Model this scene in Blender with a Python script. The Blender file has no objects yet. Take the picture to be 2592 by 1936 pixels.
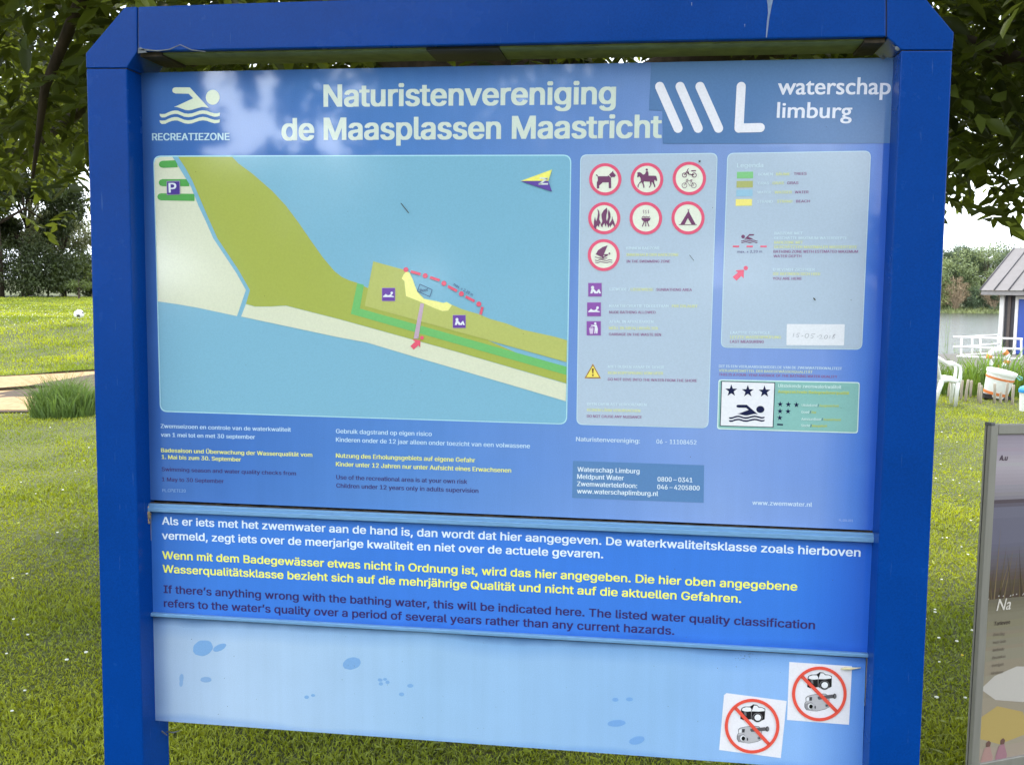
import bpy, bmesh, math, random, os
import numpy as np
from mathutils import Vector, Matrix
from mathutils.geometry import tessellate_polygon, delaunay_2d_cdt
S = bpy.context.scene
COL = S.collection
random.seed(7)
RNG = np.random.default_rng(11)
R = math.radians

# ------------------------------------------------------------------ camera, sky, sun, exposure
FPX = 2550.0
CAM = np.array([0.3414, -2.1675, 1.70])
def _basis(a, b, c):
    ca, sa, cb, sb, cc, sc = math.cos(a), math.sin(a), math.cos(b), math.sin(b), math.cos(c), math.sin(c)
    f = np.array([sa*cb, ca*cb, sb]); r = np.array([ca, -sa, 0.0]); u = np.cross(r, f)
    return cc*r+sc*u, -sc*r+cc*u, f
CR, CU, CF = _basis(-0.1380501, -0.0983068, 0.0096177)
cam = bpy.data.cameras.new('camera'); cam.sensor_width = 36; cam.sensor_fit = 'HORIZONTAL'
cam.lens = 36*FPX/2592; cam.clip_start = 0.05; cam.clip_end = 3000
camo = bpy.data.objects.new('camera', cam); COL.objects.link(camo)
M = Matrix(((CR[0], CU[0], -CF[0], CAM[0]), (CR[1], CU[1], -CF[1], CAM[1]), (CR[2], CU[2], -CF[2], CAM[2]), (0, 0, 0, 1)))
camo.matrix_world = M
S.camera = camo

SUN_EL, SUN_AZ = 58.0, -28.0          # azimuth measured from +y (away from the camera) towards +x
w = bpy.data.worlds.new('World'); S.world = w; w.use_nodes = True
nt = w.node_tree; nt.nodes.clear()
N, L = nt.nodes.new, nt.links.new
out = N('ShaderNodeOutputWorld'); bg = N('ShaderNodeBackground'); bg.inputs[1].default_value = 0.1
sky = N('ShaderNodeTexSky'); sky.sky_type = 'NISHITA'; sky.sun_disc = False
sky.sun_elevation = R(SUN_EL); sky.sun_rotation = R(SUN_AZ); sky.dust_density = 3.0
tc = N('ShaderNodeTexCoord'); mp = N('ShaderNodeMapping'); mp.inputs['Scale'].default_value = (1.5, 1.5, 4)
nz = N('ShaderNodeTexNoise'); nz.inputs['Scale'].default_value = 2.2; nz.inputs['Detail'].default_value = 5
rp = N('ShaderNodeValToRGB'); rp.color_ramp.elements[0].position = .25; rp.color_ramp.elements[0].color = (6.7, 7.4, 8.1, 1)
rp.color_ramp.elements[1].position = .75; rp.color_ramp.elements[1].color = (10.3, 11.1, 11.9, 1)
mx = N('ShaderNodeMixRGB'); mx.inputs[0].default_value = .93
L(tc.outputs['Generated'], mp.inputs[0]); L(mp.outputs[0], nz.inputs[0]); L(nz.outputs[0], rp.inputs[0])
# brighter patch added low in the sky behind the camera, for the board's glare
nrm = N('ShaderNodeVectorMath'); nrm.operation = 'NORMALIZE'; L(tc.outputs['Generated'], nrm.inputs[0])
dt = N('ShaderNodeVectorMath'); dt.operation = 'DOT_PRODUCT'; dt.inputs[1].default_value = Vector((-.36, -.91, .20)).normalized(); L(nrm.outputs[0], dt.inputs[0])
mr_ = N('ShaderNodeMapRange'); mr_.interpolation_type = 'SMOOTHSTEP'; mr_.inputs['From Min'].default_value = .93; mr_.inputs['From Max'].default_value = .99
mr_.inputs['To Min'].default_value = 1; mr_.inputs['To Max'].default_value = 4.0; L(dt.outputs['Value'], mr_.inputs[0])
br = N('ShaderNodeVectorMath'); br.operation = 'SCALE'; L(rp.outputs[0], br.inputs[0]); L(mr_.outputs[0], br.inputs['Scale'])
L(sky.outputs[0], mx.inputs[1]); L(br.outputs[0], mx.inputs[2]); L(mx.outputs[0], bg.inputs[0]); L(bg.outputs[0], out.inputs[0])
sun = bpy.data.lights.new('sun', 'SUN'); sun.energy = 1.5; sun.angle = R(12); sun.color = (1, .93, .82)
suno = bpy.data.objects.new('sun', sun); COL.objects.link(suno)
sd = Vector((math.sin(R(SUN_AZ))*math.cos(R(SUN_EL)), math.cos(R(SUN_AZ))*math.cos(R(SUN_EL)), math.sin(R(SUN_EL))))
suno.rotation_euler = sd.to_track_quat('Z', 'Y').to_euler()
S.view_settings.view_transform = 'Standard'; S.view_settings.look = 'None'
S.view_settings.exposure = 1.66; S.view_settings.gamma = 1
S.cycles.max_bounces = 8; S.cycles.transparent_max_bounces = 4; S.cycles.use_adaptive_sampling = True

# ------------------------------------------------------------------ helpers
def ray(px, py): return CF+(px-1296)/FPX*CR-(py-968)/FPX*CU
def at_y(px, py, y):                       # point of the vertical plane at depth y seen at photo pixel (px, py)
    d = ray(px, py); return CAM+d*((y-CAM[1])/d[1])
def at_z(px, py, z):
    d = ray(px, py); return CAM+d*((z-CAM[2])/d[2])
def lin(c):
    return tuple(((v/255)/12.92 if v/255 <= .04045 else ((v/255+.055)/1.055)**2.4) for v in c)
def F(x, y): return (x*1.17179, y*1.17179)
def Z(ox, oy, s): return lambda x, y: (ox+x/s, oy+y/s)

def tag(o, label=None, cat=None, group=None, kind=None):
    if label: o['label'] = label
    if cat: o['category'] = cat
    if group: o['group'] = group
    if kind: o['kind'] = kind
    return o
def empty(name, loc, label, cat, group=None, rot=None):
    o = bpy.data.objects.new(name, None); COL.objects.link(o); o.location = loc; o.empty_display_size = .1
    if rot: o.rotation_euler = rot
    return tag(o, label, cat, group)
def link(name, me, mats, parent=None, keep=True, smooth=False):
    """one mesh object; geometry given in world space is moved into the parent's frame"""
    o = bpy.data.objects.new(name, me); COL.objects.link(o)
    for m in (mats if isinstance(mats, (list, tuple)) else [mats]): me.materials.append(m)
    if smooth: me.polygons.foreach_set('use_smooth', [True]*len(me.polygons))
    if parent:
        o.parent = parent
        if keep:
            pm = world_of(parent); o.matrix_parent_inverse = pm.inverted()
    return o
def world_of(o):
    m = o.matrix_basis
    return (world_of(o.parent) @ o.matrix_parent_inverse @ m) if o.parent else m.copy()

def mesh_np(name, V, tris=None, quads=None, midx=None):
    me = bpy.data.meshes.new(name); V = np.asarray(V, np.float32)
    nt_ = 0 if tris is None else len(tris); nq = 0 if quads is None else len(quads)
    me.vertices.add(len(V)); me.vertices.foreach_set('co', V.ravel())
    loops = np.concatenate(([np.asarray(tris, np.int32).ravel()] if nt_ else [])+([np.asarray(quads, np.int32).ravel()] if nq else []))
    me.loops.add(len(loops)); me.loops.foreach_set('vertex_index', loops)
    me.polygons.add(nt_+nq)
    st = np.concatenate((np.arange(nt_)*3, nt_*3+np.arange(nq)*4)).astype(np.int32)
    me.polygons.foreach_set('loop_start', st)
    if midx is not None: me.polygons.foreach_set('material_index', np.asarray(midx, np.int32))
    me.update(calc_edges=True); me.validate()
    return me

class MB:
    """collects shapes, each with a material index, into one mesh"""
    def __init__(s): s.v = []; s.f = []; s.m = []; s.sm = []
    def add(s, verts, faces, m=0, smooth=False):
        b = len(s.v); s.v += [tuple(map(float, v)) for v in verts]
        for f in faces: s.f.append([b+i for i in f]); s.m.append(m); s.sm.append(smooth)
    def box(s, lo, hi, m=0, T=None, bev=0):
        bm = bmesh.new(); bmesh.ops.create_cube(bm, size=1)
        for v in bm.verts:
            v.co = Vector([lo[i]+(v.co[i]+.5)*(hi[i]-lo[i]) for i in range(3)])
        if bev: bmesh.ops.bevel(bm, geom=bm.edges[:], offset=bev, segments=2, affect='EDGES', profile=.5)
        s.bm(bm, m, T)
    def bm(s, bm, m=0, T=None, smooth=False):
        bm.verts.index_update()
        s.add([(T @ v.co if T else v.co) for v in bm.verts], [[v.index for v in f.verts] for f in bm.faces], m, smooth); bm.free()
    def tube(s, pts, rad, n=8, m=0, caps=True, T=None):
        pts = [Vector(p) for p in pts]; rad = rad if isinstance(rad, (list, tuple)) else [rad]*len(pts)
        vs, fs = [], []; up = Vector((0, 0, 1))
        ref = None
        for i, p in enumerate(pts):
            d = (pts[min(i+1, len(pts)-1)]-pts[max(i-1, 0)]).normalized()
            if ref is None: ref = d.orthogonal().normalized()
            ref = (ref-d*ref.dot(d)).normalized(); b = d.cross(ref)
            for k in range(n):
                a = 2*math.pi*k/n; vs.append(p+(ref*math.cos(a)+b*math.sin(a))*rad[i])
        for i in range(len(pts)-1):
            for k in range(n):
                fs.append([i*n+k, i*n+(k+1) % n, (i+1)*n+(k+1) % n, (i+1)*n+k])
        if caps: fs.append(list(range(n))[::-1]); fs.append([(len(pts)-1)*n+k for k in range(n)])
        if T: vs = [T @ v for v in vs]
        s.add(vs, fs, m, True)
    def prism(s, poly, y0, y1, m=0):
        """poly: [(x,z)] in the plane, extruded from y0 to y1"""
        n = len(poly)
        vs = [(x, y0, z) for x, z in poly]+[(x, y1, z) for x, z in poly]
        fs = [list(range(n)), list(range(n, 2*n))[::-1]]+[[i, i+n, (i+1) % n+n, (i+1) % n] for i in range(n)]
        s.add(vs, fs, m)
    def mesh(s, name):
        me = bpy.data.meshes.new(name); me.from_pydata(s.v, [], s.f)
        me.polygons.foreach_set('material_index', s.m); me.polygons.foreach_set('use_smooth', s.sm)
        me.update(); return me
    def build(s, name, mats, parent=None, fix=True, keep=True):
        me = s.mesh(name)
        if fix:
            bm = bmesh.new(); bm.from_mesh(me); bmesh.ops.recalc_face_normals(bm, faces=bm.faces[:]); bm.to_mesh(me); bm.free()
        return link(name, me, mats, parent, keep)

# ------------------------------------------------------------------ materials
def mat(name, rgb, rough=.6, var=.12, scale=8, bump=0, spec=.5, metal=0, rgb2=None, coords='Object', detail=5, transl=0, island=0, stretch=None, wear=0):
    m = bpy.data.materials.new(name); m.use_nodes = True; t = m.node_tree; n = t.nodes; l = t.links
    b = n['Principled BSDF']; b.inputs['Roughness'].default_value = rough; b.inputs['Metallic'].default_value = metal
    b.inputs['Specular IOR Level'].default_value = spec
    c1 = lin(rgb); c2 = lin(rgb2) if rgb2 else tuple(v*(1-var) for v in c1); c1 = c1 if rgb2 else tuple(min(1, v*(1+var)) for v in c1)
    tcn = n.new('ShaderNodeTexCoord'); noi = n.new('ShaderNodeTexNoise'); noi.inputs['Scale'].default_value = scale; noi.inputs['Detail'].default_value = detail
    src = tcn.outputs[coords]
    if stretch:
        mpn = n.new('ShaderNodeMapping'); mpn.inputs['Scale'].default_value = stretch; l.new(src, mpn.inputs[0]); src = mpn.outputs[0]
    l.new(src, noi.inputs['Vector'])
    rmp = n.new('ShaderNodeValToRGB'); rmp.color_ramp.elements[0].position = .3; rmp.color_ramp.elements[1].position = .7
    rmp.color_ramp.elements[0].color = (*c2, 1); rmp.color_ramp.elements[1].color = (*c1, 1)
    l.new(noi.outputs[0], rmp.inputs[0]); colour = rmp.outputs[0]
    if wear:                                   # broad uneven fading and faint scuffs
        nw = n.new('ShaderNodeTexNoise'); nw.inputs['Scale'].default_value = 3.5; nw.inputs['Detail'].default_value = 8; nw.inputs['Roughness'].default_value = .65; l.new(tcn.outputs[coords], nw.inputs[0])
        ms2 = n.new('ShaderNodeMapping'); ms2.inputs['Scale'].default_value = (60, 60, 4); ms2.inputs['Rotation'].default_value = (0, .5, 0); l.new(tcn.outputs[coords], ms2.inputs[0])
        sc_ = n.new('ShaderNodeTexNoise'); sc_.inputs['Scale'].default_value = 3; sc_.inputs['Detail'].default_value = 3; l.new(ms2.outputs[0], sc_.inputs[0])
        sr = n.new('ShaderNodeMapRange'); sr.inputs['From Min'].default_value = .70; sr.inputs['From Max'].default_value = .80; l.new(sc_.outputs[0], sr.inputs[0])
        wr = n.new('ShaderNodeMapRange'); wr.inputs['From Min'].default_value = .3; wr.inputs['From Max'].default_value = .7; wr.inputs['To Min'].default_value = 1-wear; wr.inputs['To Max'].default_value = 1+wear; l.new(nw.outputs[0], wr.inputs[0])
        hw = n.new('ShaderNodeHueSaturation'); l.new(colour, hw.inputs['Color']); l.new(wr.outputs[0], hw.inputs['Value'])
        mw = n.new('ShaderNodeMixRGB'); mw.inputs[2].default_value = (.18, .28, .48, 1); mm = n.new('ShaderNodeMath'); mm.operation = 'MULTIPLY'; mm.inputs[1].default_value = .35; l.new(sr.outputs[0], mm.inputs[0])
        l.new(mm.outputs[0], mw.inputs[0]); l.new(hw.outputs[0], mw.inputs[1]); colour = mw.outputs[0]
        rr_ = n.new('ShaderNodeMapRange'); rr_.inputs['To Min'].default_value = rough-.04; rr_.inputs['To Max'].default_value = rough+.12; l.new(nw.outputs[0], rr_.inputs[0]); l.new(rr_.outputs[0], b.inputs['Roughness'])
    if island:
        geo = n.new('ShaderNodeNewGeometry'); hs = n.new('ShaderNodeHueSaturation'); mr = n.new('ShaderNodeMapRange')
        mr.inputs['To Min'].default_value = 1-island; mr.inputs['To Max'].default_value = 1+island
        l.new(geo.outputs['Random Per Island'], mr.inputs[0]); l.new(mr.outputs[0], hs.inputs['Value']); l.new(colour, hs.inputs['Color']); colour = hs.outputs[0]
    l.new(colour, b.inputs['Base Color'])
    if bump:
        bn = n.new('ShaderNodeBump'); bn.inputs['Strength'].default_value = bump; bn.inputs['Distance'].default_value = .01
        l.new(noi.outputs[0], bn.inputs['Height']); l.new(bn.outputs[0], b.inputs['Normal'])
    if transl:
        tr = n.new('ShaderNodeBsdfTranslucent'); ms = n.new('ShaderNodeMixShader'); ms.inputs[0].default_value = transl
        hs2 = n.new('ShaderNodeHueSaturation'); hs2.inputs['Value'].default_value = 1.35; hs2.inputs['Saturation'].default_value = 1.1; hs2.inputs['Hue'].default_value = .485
        l.new(colour, hs2.inputs['Color']); l.new(hs2.outputs[0], tr.inputs[0])
        l.new(b.outputs[0], ms.inputs[1]); l.new(tr.outputs[0], ms.inputs[2]); l.new(ms.outputs[0], n['Material Output'].inputs[0])
    return m
_ink = {}
def ink(rgb):
    """printed colour under the board's clear film"""
    if rgb not in _ink:
        _ink[rgb] = mat('print_%d_%d_%d' % rgb, rgb, rough=.11, var=.035, scale=260, spec=.5, detail=2)
    return _ink[rgb]
def gradient_print(name, ramp_u, ramp_v, x0, x1, z0, z1, rough=.045, grain=.05):
    """a sun-faded print: colour ramp across, a multiplying ramp upwards, fine print grain"""
    m = bpy.data.materials.new(name); m.use_nodes = True; t = m.node_tree; n = t.nodes; l = t.links
    b = n['Principled BSDF']; b.inputs['Roughness'].default_value = rough; b.inputs['Specular IOR Level'].default_value = .5
    geo = n.new('ShaderNodeTexCoord'); sp = n.new('ShaderNodeSeparateXYZ')
    wn = n.new('ShaderNodeTexNoise'); wn.inputs['Scale'].default_value = 3.0; wn.inputs['Detail'].default_value = 6
    add = n.new('ShaderNodeVectorMath'); add.operation = 'MULTIPLY_ADD'; add.inputs[1].default_value = (.06, .06, .06)
    l.new(geo.outputs['Object'], wn.inputs[0]); l.new(wn.outputs['Color'], add.inputs[0]); l.new(geo.outputs['Object'], add.inputs[2])
    l.new(add.outputs[0], sp.inputs[0])
    def rampnode(src, a, bb, stops):
        mr = n.new('ShaderNodeMapRange'); mr.inputs['From Min'].default_value = a+.03; mr.inputs['From Max'].default_value = bb+.03
        l.new(src, mr.inputs[0]); r = n.new('ShaderNodeValToRGB'); l.new(mr.outputs[0], r.inputs[0])
        els = r.color_ramp.elements
        while len(els) < len(stops): els.new(.5)
        for e, (p, c) in zip(els, stops): e.position = p; e.color = (*lin(c), 1)
        return r.outputs[0]
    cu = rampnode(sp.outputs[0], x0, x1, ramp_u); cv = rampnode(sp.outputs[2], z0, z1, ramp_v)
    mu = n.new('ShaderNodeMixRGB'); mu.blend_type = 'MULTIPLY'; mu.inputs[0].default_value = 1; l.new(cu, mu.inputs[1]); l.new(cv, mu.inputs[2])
    g = n.new('ShaderNodeTexNoise'); g.inputs['Scale'].default_value = 420; g.inputs['Detail'].default_value = 2
    l.new(geo.outputs['Object'], g.inputs[0])
    g2 = n.new('ShaderNodeMapRange'); g2.inputs['From Min'].default_value = .3; g2.inputs['From Max'].default_value = .7
    g2.inputs['To Min'].default_value = 1-grain; g2.inputs['To Max'].default_value = 1+grain; l.new(g.outputs[0], g2.inputs[0])
    hv = n.new('ShaderNodeHueSaturation'); l.new(mu.outputs[0], hv.inputs['Color']); l.new(g2.outputs[0], hv.inputs['Value'])
    # faint run-down streaks and cloudy weathering
    ms = n.new('ShaderNodeMapping'); ms.inputs['Scale'].default_value = (38, 1, 1.6); l.new(geo.outputs['Object'], ms.inputs[0])
    st = n.new('ShaderNodeTexNoise'); st.inputs['Scale'].default_value = 1.2; st.inputs['Detail'].default_value = 5; l.new(ms.outputs[0], st.inputs[0])
    cl_ = n.new('ShaderNodeTexNoise'); cl_.inputs['Scale'].default_value = 9; cl_.inputs['Detail'].default_value = 7; l.new(geo.outputs['Object'], cl_.inputs[0])
    sm = n.new('ShaderNodeMath'); sm.operation = 'ADD'; l.new(st.outputs[0], sm.inputs[0]); l.new(cl_.outputs[0], sm.inputs[1])
    s3 = n.new('ShaderNodeMapRange'); s3.inputs['From Min'].default_value = .6; s3.inputs['From Max'].default_value = 1.4; s3.inputs['To Min'].default_value = 1.045; s3.inputs['To Max'].default_value = .955; l.new(sm.outputs[0], s3.inputs[0])
    hv2 = n.new('ShaderNodeHueSaturation'); l.new(hv.outputs[0], hv2.inputs['Color']); l.new(s3.outputs[0], hv2.inputs['Value'])
    l.new(hv2.outputs[0], b.inputs['Base Color'])
    return m
M_FRAME = mat('blue_powder_coat', (0, 60, 142), rough=.22, var=.10, scale=300, bump=.02, detail=3, spec=.14, wear=.10)
M_DIRT = mat('dark_grime', (58, 48, 38), rough=.9, var=.4, scale=60)
M_WEB = mat('cobweb_dust', (112, 116, 124), rough=.95, var=.3, scale=90)
M_STREAK = mat('dried_dropping', (116, 134, 168), rough=.8, var=.2, scale=80)
M_STRIP = mat('algae_strip', (122, 134, 88), rough=.7, var=.25, scale=30)
M_DARK = mat('black_rubber', (22, 24, 28), rough=.6, var=.3, scale=30)
M_RAIL = mat('weathered_aluminium', (108, 152, 196), rough=.42, var=.10, scale=50, stretch=(1, 8, 8))
M_TRIM = mat('dirty_aluminium', (128, 122, 116), rough=.5, var=.35, scale=40, stretch=(8, 8, 1))
M_GAP = mat('dark_gap', (40, 36, 32), rough=.9)
M_BACK = mat('grey_panel_back', (120, 125, 130), rough=.6)

# ------------------------------------------------------------------ lettering
FONT_DIR = os.path.join(bpy.utils.resource_path('LOCAL'), 'datafiles', 'fonts')
try: SANS = bpy.data.fonts.load(os.path.join(FONT_DIR, 'Inter.woff2'))
except Exception: SANS = None
_glyph = {}
_cap = {}
def cap_height(font):
    k = font.name if font else ''
    if k not in _cap:
        V = text_faces('H', font, 2)[0]; _cap[k] = max(v[1] for v in V)-min(v[1] for v in V)
    return _cap[k]
def _area(p): return .5*sum(p[i][0]*p[(i+1) % len(p)][1]-p[(i+1) % len(p)][0]*p[i][1] for i in range(len(p)))
def text_faces(s, font, res):
    """tessellated glyph outlines of a line of text in em units: verts, tris, x-extent"""
    key = (s, font.name if font else '', res)
    if key in _glyph: return _glyph[key]
    cu = bpy.data.curves.new('lettering', 'FONT'); cu.body = s; cu.size = 1
    if font: cu.font = font
    o = bpy.data.objects.new('lettering', cu); COL.objects.link(o)
    for x in bpy.context.selected_objects: x.select_set(False)
    bpy.context.view_layer.objects.active = o; o.select_set(True)
    bpy.ops.object.convert(target='CURVE')
    polys = []
    for spl in o.data.splines:
        p = []; bp = spl.bezier_points; n = len(bp)
        for i in range(n):
            a, b = bp[i], bp[(i+1) % n]
            p0, p1, p2, p3 = a.co, a.handle_right, b.handle_left, b.co
            straight = abs((p1-p0).cross(p3-p0).length) < 1e-5 and abs((p2-p0).cross(p3-p0).length) < 1e-5
            k = 1 if straight else res
            for j in range(k):
                t = j/k; u = 1-t
                q = p0*u**3+p1*3*u*u*t+p2*3*u*t*t+p3*t**3; p.append((q.x, q.y))
        if len(p) > 2 and abs(_area(p)) > 1e-5: polys.append(p)
    cd = o.data; bpy.data.objects.remove(o); bpy.data.curves.remove(cd)
    if not polys: return [], [], 0, 1
    # contours that overlap sideways belong to one glyph; fill each glyph by winding number
    polys.sort(key=lambda p: min(q[0] for q in p)); groups = []; right = -1e9
    for p in polys:
        if min(q[0] for q in p) < right-1e-4: groups[-1].append(p); right = max(right, max(q[0] for q in p))
        else: groups.append([p]); right = max(q[0] for q in p)
    V, T = [], []
    for g in groups:
        vs, es = [], []
        for p in g:
            b = len(vs); vs += [Vector(q) for q in p]; es += [(b+i, b+(i+1) % len(p)) for i in range(len(p))]
        ov, oe, of = delaunay_2d_cdt(vs, es, [], 0, 1e-6)[:3]
        if not of: continue
        P = np.array([(q.x, q.y) for q in ov]); Fc = np.array(of); c = P[Fc].mean(1)
        A = np.array([vs[e[0]][:] for e in es]); B = np.array([vs[e[1]][:] for e in es])
        y = c[:, 1:2]; up = (A[None, :, 1] <= y) & (B[None, :, 1] > y); dn = (A[None, :, 1] > y) & (B[None, :, 1] <= y)
        isl = (B[None, :, 0]-A[None, :, 0])*(y-A[None, :, 1])-(c[:, 0:1]-A[None, :, 0])*(B[None, :, 1]-A[None, :, 1])
        wn = (up & (isl > 0)).sum(1)-(dn & (isl < 0)).sum(1)
        b = len(V); V += [(q[0], q[1], 0) for q in P]; T += [tuple(int(i)+b for i in f) for f in Fc[wn != 0]]
    xs = [v[0] for v in V]
    _glyph[key] = (V, T, min(xs), max(xs)); return _glyph[key]

YP = 0.0                                      # the printed face of the board
def on_board(px, py, y=YP):
    p = at_y(px, py, y); return (p[0], p[2])
STEP = 0.0004
class Sheet:
    """flat print: polygons given at photo pixels, laid on the board's face as real sheets"""
    def __init__(s, layer=1): s.v = []; s.f = []; s.m = []; s.mats = []; s.layer = layer
    def mi(s, rgb):
        if rgb not in s.mats: s.mats.append(rgb)
        return s.mats.index(rgb)
    def world(s, pts, rgb, dl=0):
        """concave polygon in board coordinates"""
        y = YP-STEP*(s.layer+dl); b = len(s.v)
        s.v += [(x, y, z) for x, z in pts]
        for t in tessellate_polygon([[Vector((x, z, 0)) for x, z in pts]]):
            s.f.append([b+i for i in t]); s.m.append(s.mi(rgb))
    def poly(s, zf, pts, rgb, dl=0): s.world([on_board(*zf(*p)) for p in pts], rgb, dl)
    def line(s, zf, pts, wd, rgb, dl=0, cap=False):
        W = [Vector(on_board(*zf(*p))) for p in pts]
        q0 = Vector(on_board(*zf(pts[0][0], pts[0][1]))); q1 = Vector(on_board(*zf(pts[0][0]+wd, pts[0][1])))
        h = (q1-q0).length/2
        le, ri = [], []
        for i, p in enumerate(W):
            a = W[max(i-1, 0)]; c = W[min(i+1, len(W)-1)]; d = (c-a).normalized(); nn = Vector((-d.y, d.x))
            le.append(p+nn*h); ri.append(p-nn*h)
        for i in range(len(W)-1): s.world([le[i], le[i+1], ri[i+1], ri[i]], rgb, dl)
        if cap:
            for e, o_ in ((0, 1), (-1, -2)):
                d = (W[e]-W[o_]).normalized(); nn = Vector((-d.y, d.x))
                s.world([W[e]+nn*h*math.cos(t)+d*h*math.sin(t) for t in [math.pi*k/8 for k in range(9)]], rgb, dl)
    def disc(s, zf, c, r, rgb, dl=0, r2=None, n=40):
        s.poly(zf, [(c[0]+r*math.cos(2*math.pi*k/n), c[1]+(r2 or r)*math.sin(2*math.pi*k/n)) for k in range(n)], rgb, dl)
    def ring(s, zf, c, r, wd, rgb, dl=0, n=48):
        P = [(math.cos(2*math.pi*k/n), math.sin(2*math.pi*k/n)) for k in range(n)]
        for k in range(n):
            a, b = P[k], P[(k+1) % n]
            s.poly(zf, [(c[0]+r*a[0], c[1]+r*a[1]), (c[0]+r*b[0], c[1]+r*b[1]), (c[0]+(r-wd)*b[0], c[1]+(r-wd)*b[1]), (c[0]+(r-wd)*a[0], c[1]+(r-wd)*a[1])], rgb, dl)
    def rrect(s, zf, q, rad, rgb, dl=0):
        """rounded quad tl,tr,br,bl"""
        W = [Vector(on_board(*zf(*p))) for p in q]; k = (Vector(on_board(*zf(q[0][0]+rad, q[0][1])))-W[0]).length; pts = []
        for i in range(4):
            p = W[i]; a = (W[i-1]-p).normalized(); b = (W[(i+1) % 4]-p).normalized()
            for j in range(7):
                t = j/6; u = 1-t; pts.append((p+a*k)*u*u+p*2*u*t+(p+b*k)*t*t)
        s.world(pts, rgb, dl)
    def star(s, zf, c, r, rgb, dl=0):
        s.poly(zf, [(c[0]+(r if k % 2 == 0 else r*.40)*math.sin(math.pi*k/5), c[1]-(r if k % 2 == 0 else r*.40)*math.cos(math.pi*k/5)) for k in range(10)], rgb, dl)
    def text(s, zf, body, a, b, cap, rgb, font='sans', bold=1.0, dl=0, slant=0):
        fo = SANS if font == 'sans' else None
        A = Vector(on_board(*zf(*a))); B = Vector(on_board(*zf(*b)))
        up = Vector(on_board(*zf(a[0], a[1]-cap))); capm = (up-A).length
        V, T, x0, x1 = text_faces(body, fo, 5 if capm > .02 else (3 if capm > .009 else 2))
        if not V: return
        d = (B-A); wid = d.length; d.normalize(); nn = Vector((-d.y, d.x))
        ch = cap_height(fo); ez = capm/ch; dx, dz = .036*bold*capm, .014*bold*capm; ez = (capm-2*dz)/ch
        ex = (wid-2*dx)/max(x1-x0, 1e-4)
        shifts = [(0, 0)] if not bold else ([(-1, 1), (1, 1), (-1, -1), (1, -1), (0, 0)] if capm > .012 else [(-1, 0), (1, 0)])
        col = s.mi(rgb)
        for k, (sx, sz) in enumerate(shifts):
            base = len(s.v)
            for (x, z, gl) in V:
                xx = (x-x0)*ex+dx+sx*dx+slant*z*ez; zz = z*ez+sz*dz
                p = A+d*xx+nn*zz
                s.v.append((p.x, YP-STEP*(s.layer+dl)-k*1.5e-5-gl*5e-6, p.y))
            s.f += [[base+i for i in t] for t in T]; s.m += [col]*len(T)
    def build(s, name, parent, label=None):
        me = bpy.data.meshes.new(name); me.from_pydata(s.v, [], s.f); me.polygons.foreach_set('material_index', s.m); me.update()
        # every printed face looks out of the board towards the viewer
        bm = bmesh.new(); bm.from_mesh(me)
        fl = [f for f in bm.faces if f.normal.y > 0]
        if fl: bmesh.ops.reverse_faces(bm, faces=fl)
        bm.to_mesh(me); bm.free()
        o = link(name, me, [ink(c) for c in s.mats], parent)
        if label: o['label'] = label
        return o
# ------------------------------------------------------------------ the information board
YF, YB = -0.062, 0.066                        # front and back face of the frame
board = empty('information_board', (0, 0, 0), 'large blue-framed information board with a bathing-site map, standing on two blue posts', 'information board')
def fr(px, py): return on_board(px, py, YF)
def ground_z(p, q):                           # carry a post edge down into the ground
    k = (p[1]+.02)/(p[1]-q[1]); return (p[0]+(q[0]-p[0])*k, -.02)
def seg(a, b, t): return (a[0]+(b[0]-a[0])*t, a[1]+(b[1]-a[1])*t)
def bevel_build(mb, name, mats, parent, off=.003):
    me = mb.mesh(name); bm = bmesh.new(); bm.from_mesh(me); bmesh.ops.recalc_face_normals(bm, faces=bm.faces[:])
    bmesh.ops.bevel(bm, geom=[e for e in bm.edges if len(e.link_faces) == 2 and e.calc_face_angle(0) > .6], offset=off, segments=2, affect='EDGES', profile=.5)
    bm.to_mesh(me); bm.free(); return link(name, me, mats, parent)
# left and right post
lo, li = fr(218.0, 174.5), fr(321.0, 174.5); lo2, li2 = fr(263.3, 1935), fr(362.4, 1935)
ro, ri = fr(2411.8, 128.6), fr(2280.5, 129.0); ro2, ri2 = fr(2328, 1935), fr(2199.5, 1935)
for q in ((lo, li, li2, lo2), (ri, ro, ro2, ri2)):
    mb = MB(); mb.prism([q[0], q[1], ground_z(q[1], q[2]), ground_z(q[0], q[3])], YF, YB)
    o = bevel_build(mb, 'post', [M_FRAME], board)
# top beam
bt0, bt1 = fr(349.2, 17.4), fr(2243, -44); bb0, bb1 = fr(349.2, 131), fr(2243, 93.5)
mb = MB(); mb.prism([bt0, bt1, bb1, bb0], YF, YB); beam = bevel_build(mb, 'top_beam', [M_FRAME], board)
# chamfered corner pieces, a joint's width from beam and posts
mb = MB(); mb.prism([fr(217.2, 172.6), fr(216.3, 135.6), fr(315, 18.6), fr(346.6, 17.5), fr(346.6, 131.8), fr(323, 167), fr(321.0, 172.4)], YF+.0005, YB-.0005)
bevel_build(mb, 'corner_piece', [M_FRAME], board, .002)
mb = MB(); mb.prism([fr(2411.8, 126.6), fr(2415.5, 83.4), fr(2308, -46), fr(2245.6, -44.5), fr(2245.6, 94.5), fr(2266, 112), fr(2281, 126.8)], YF+.0005, YB-.0005)
bevel_build(mb, 'corner_piece', [M_FRAME], board, .002)
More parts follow.
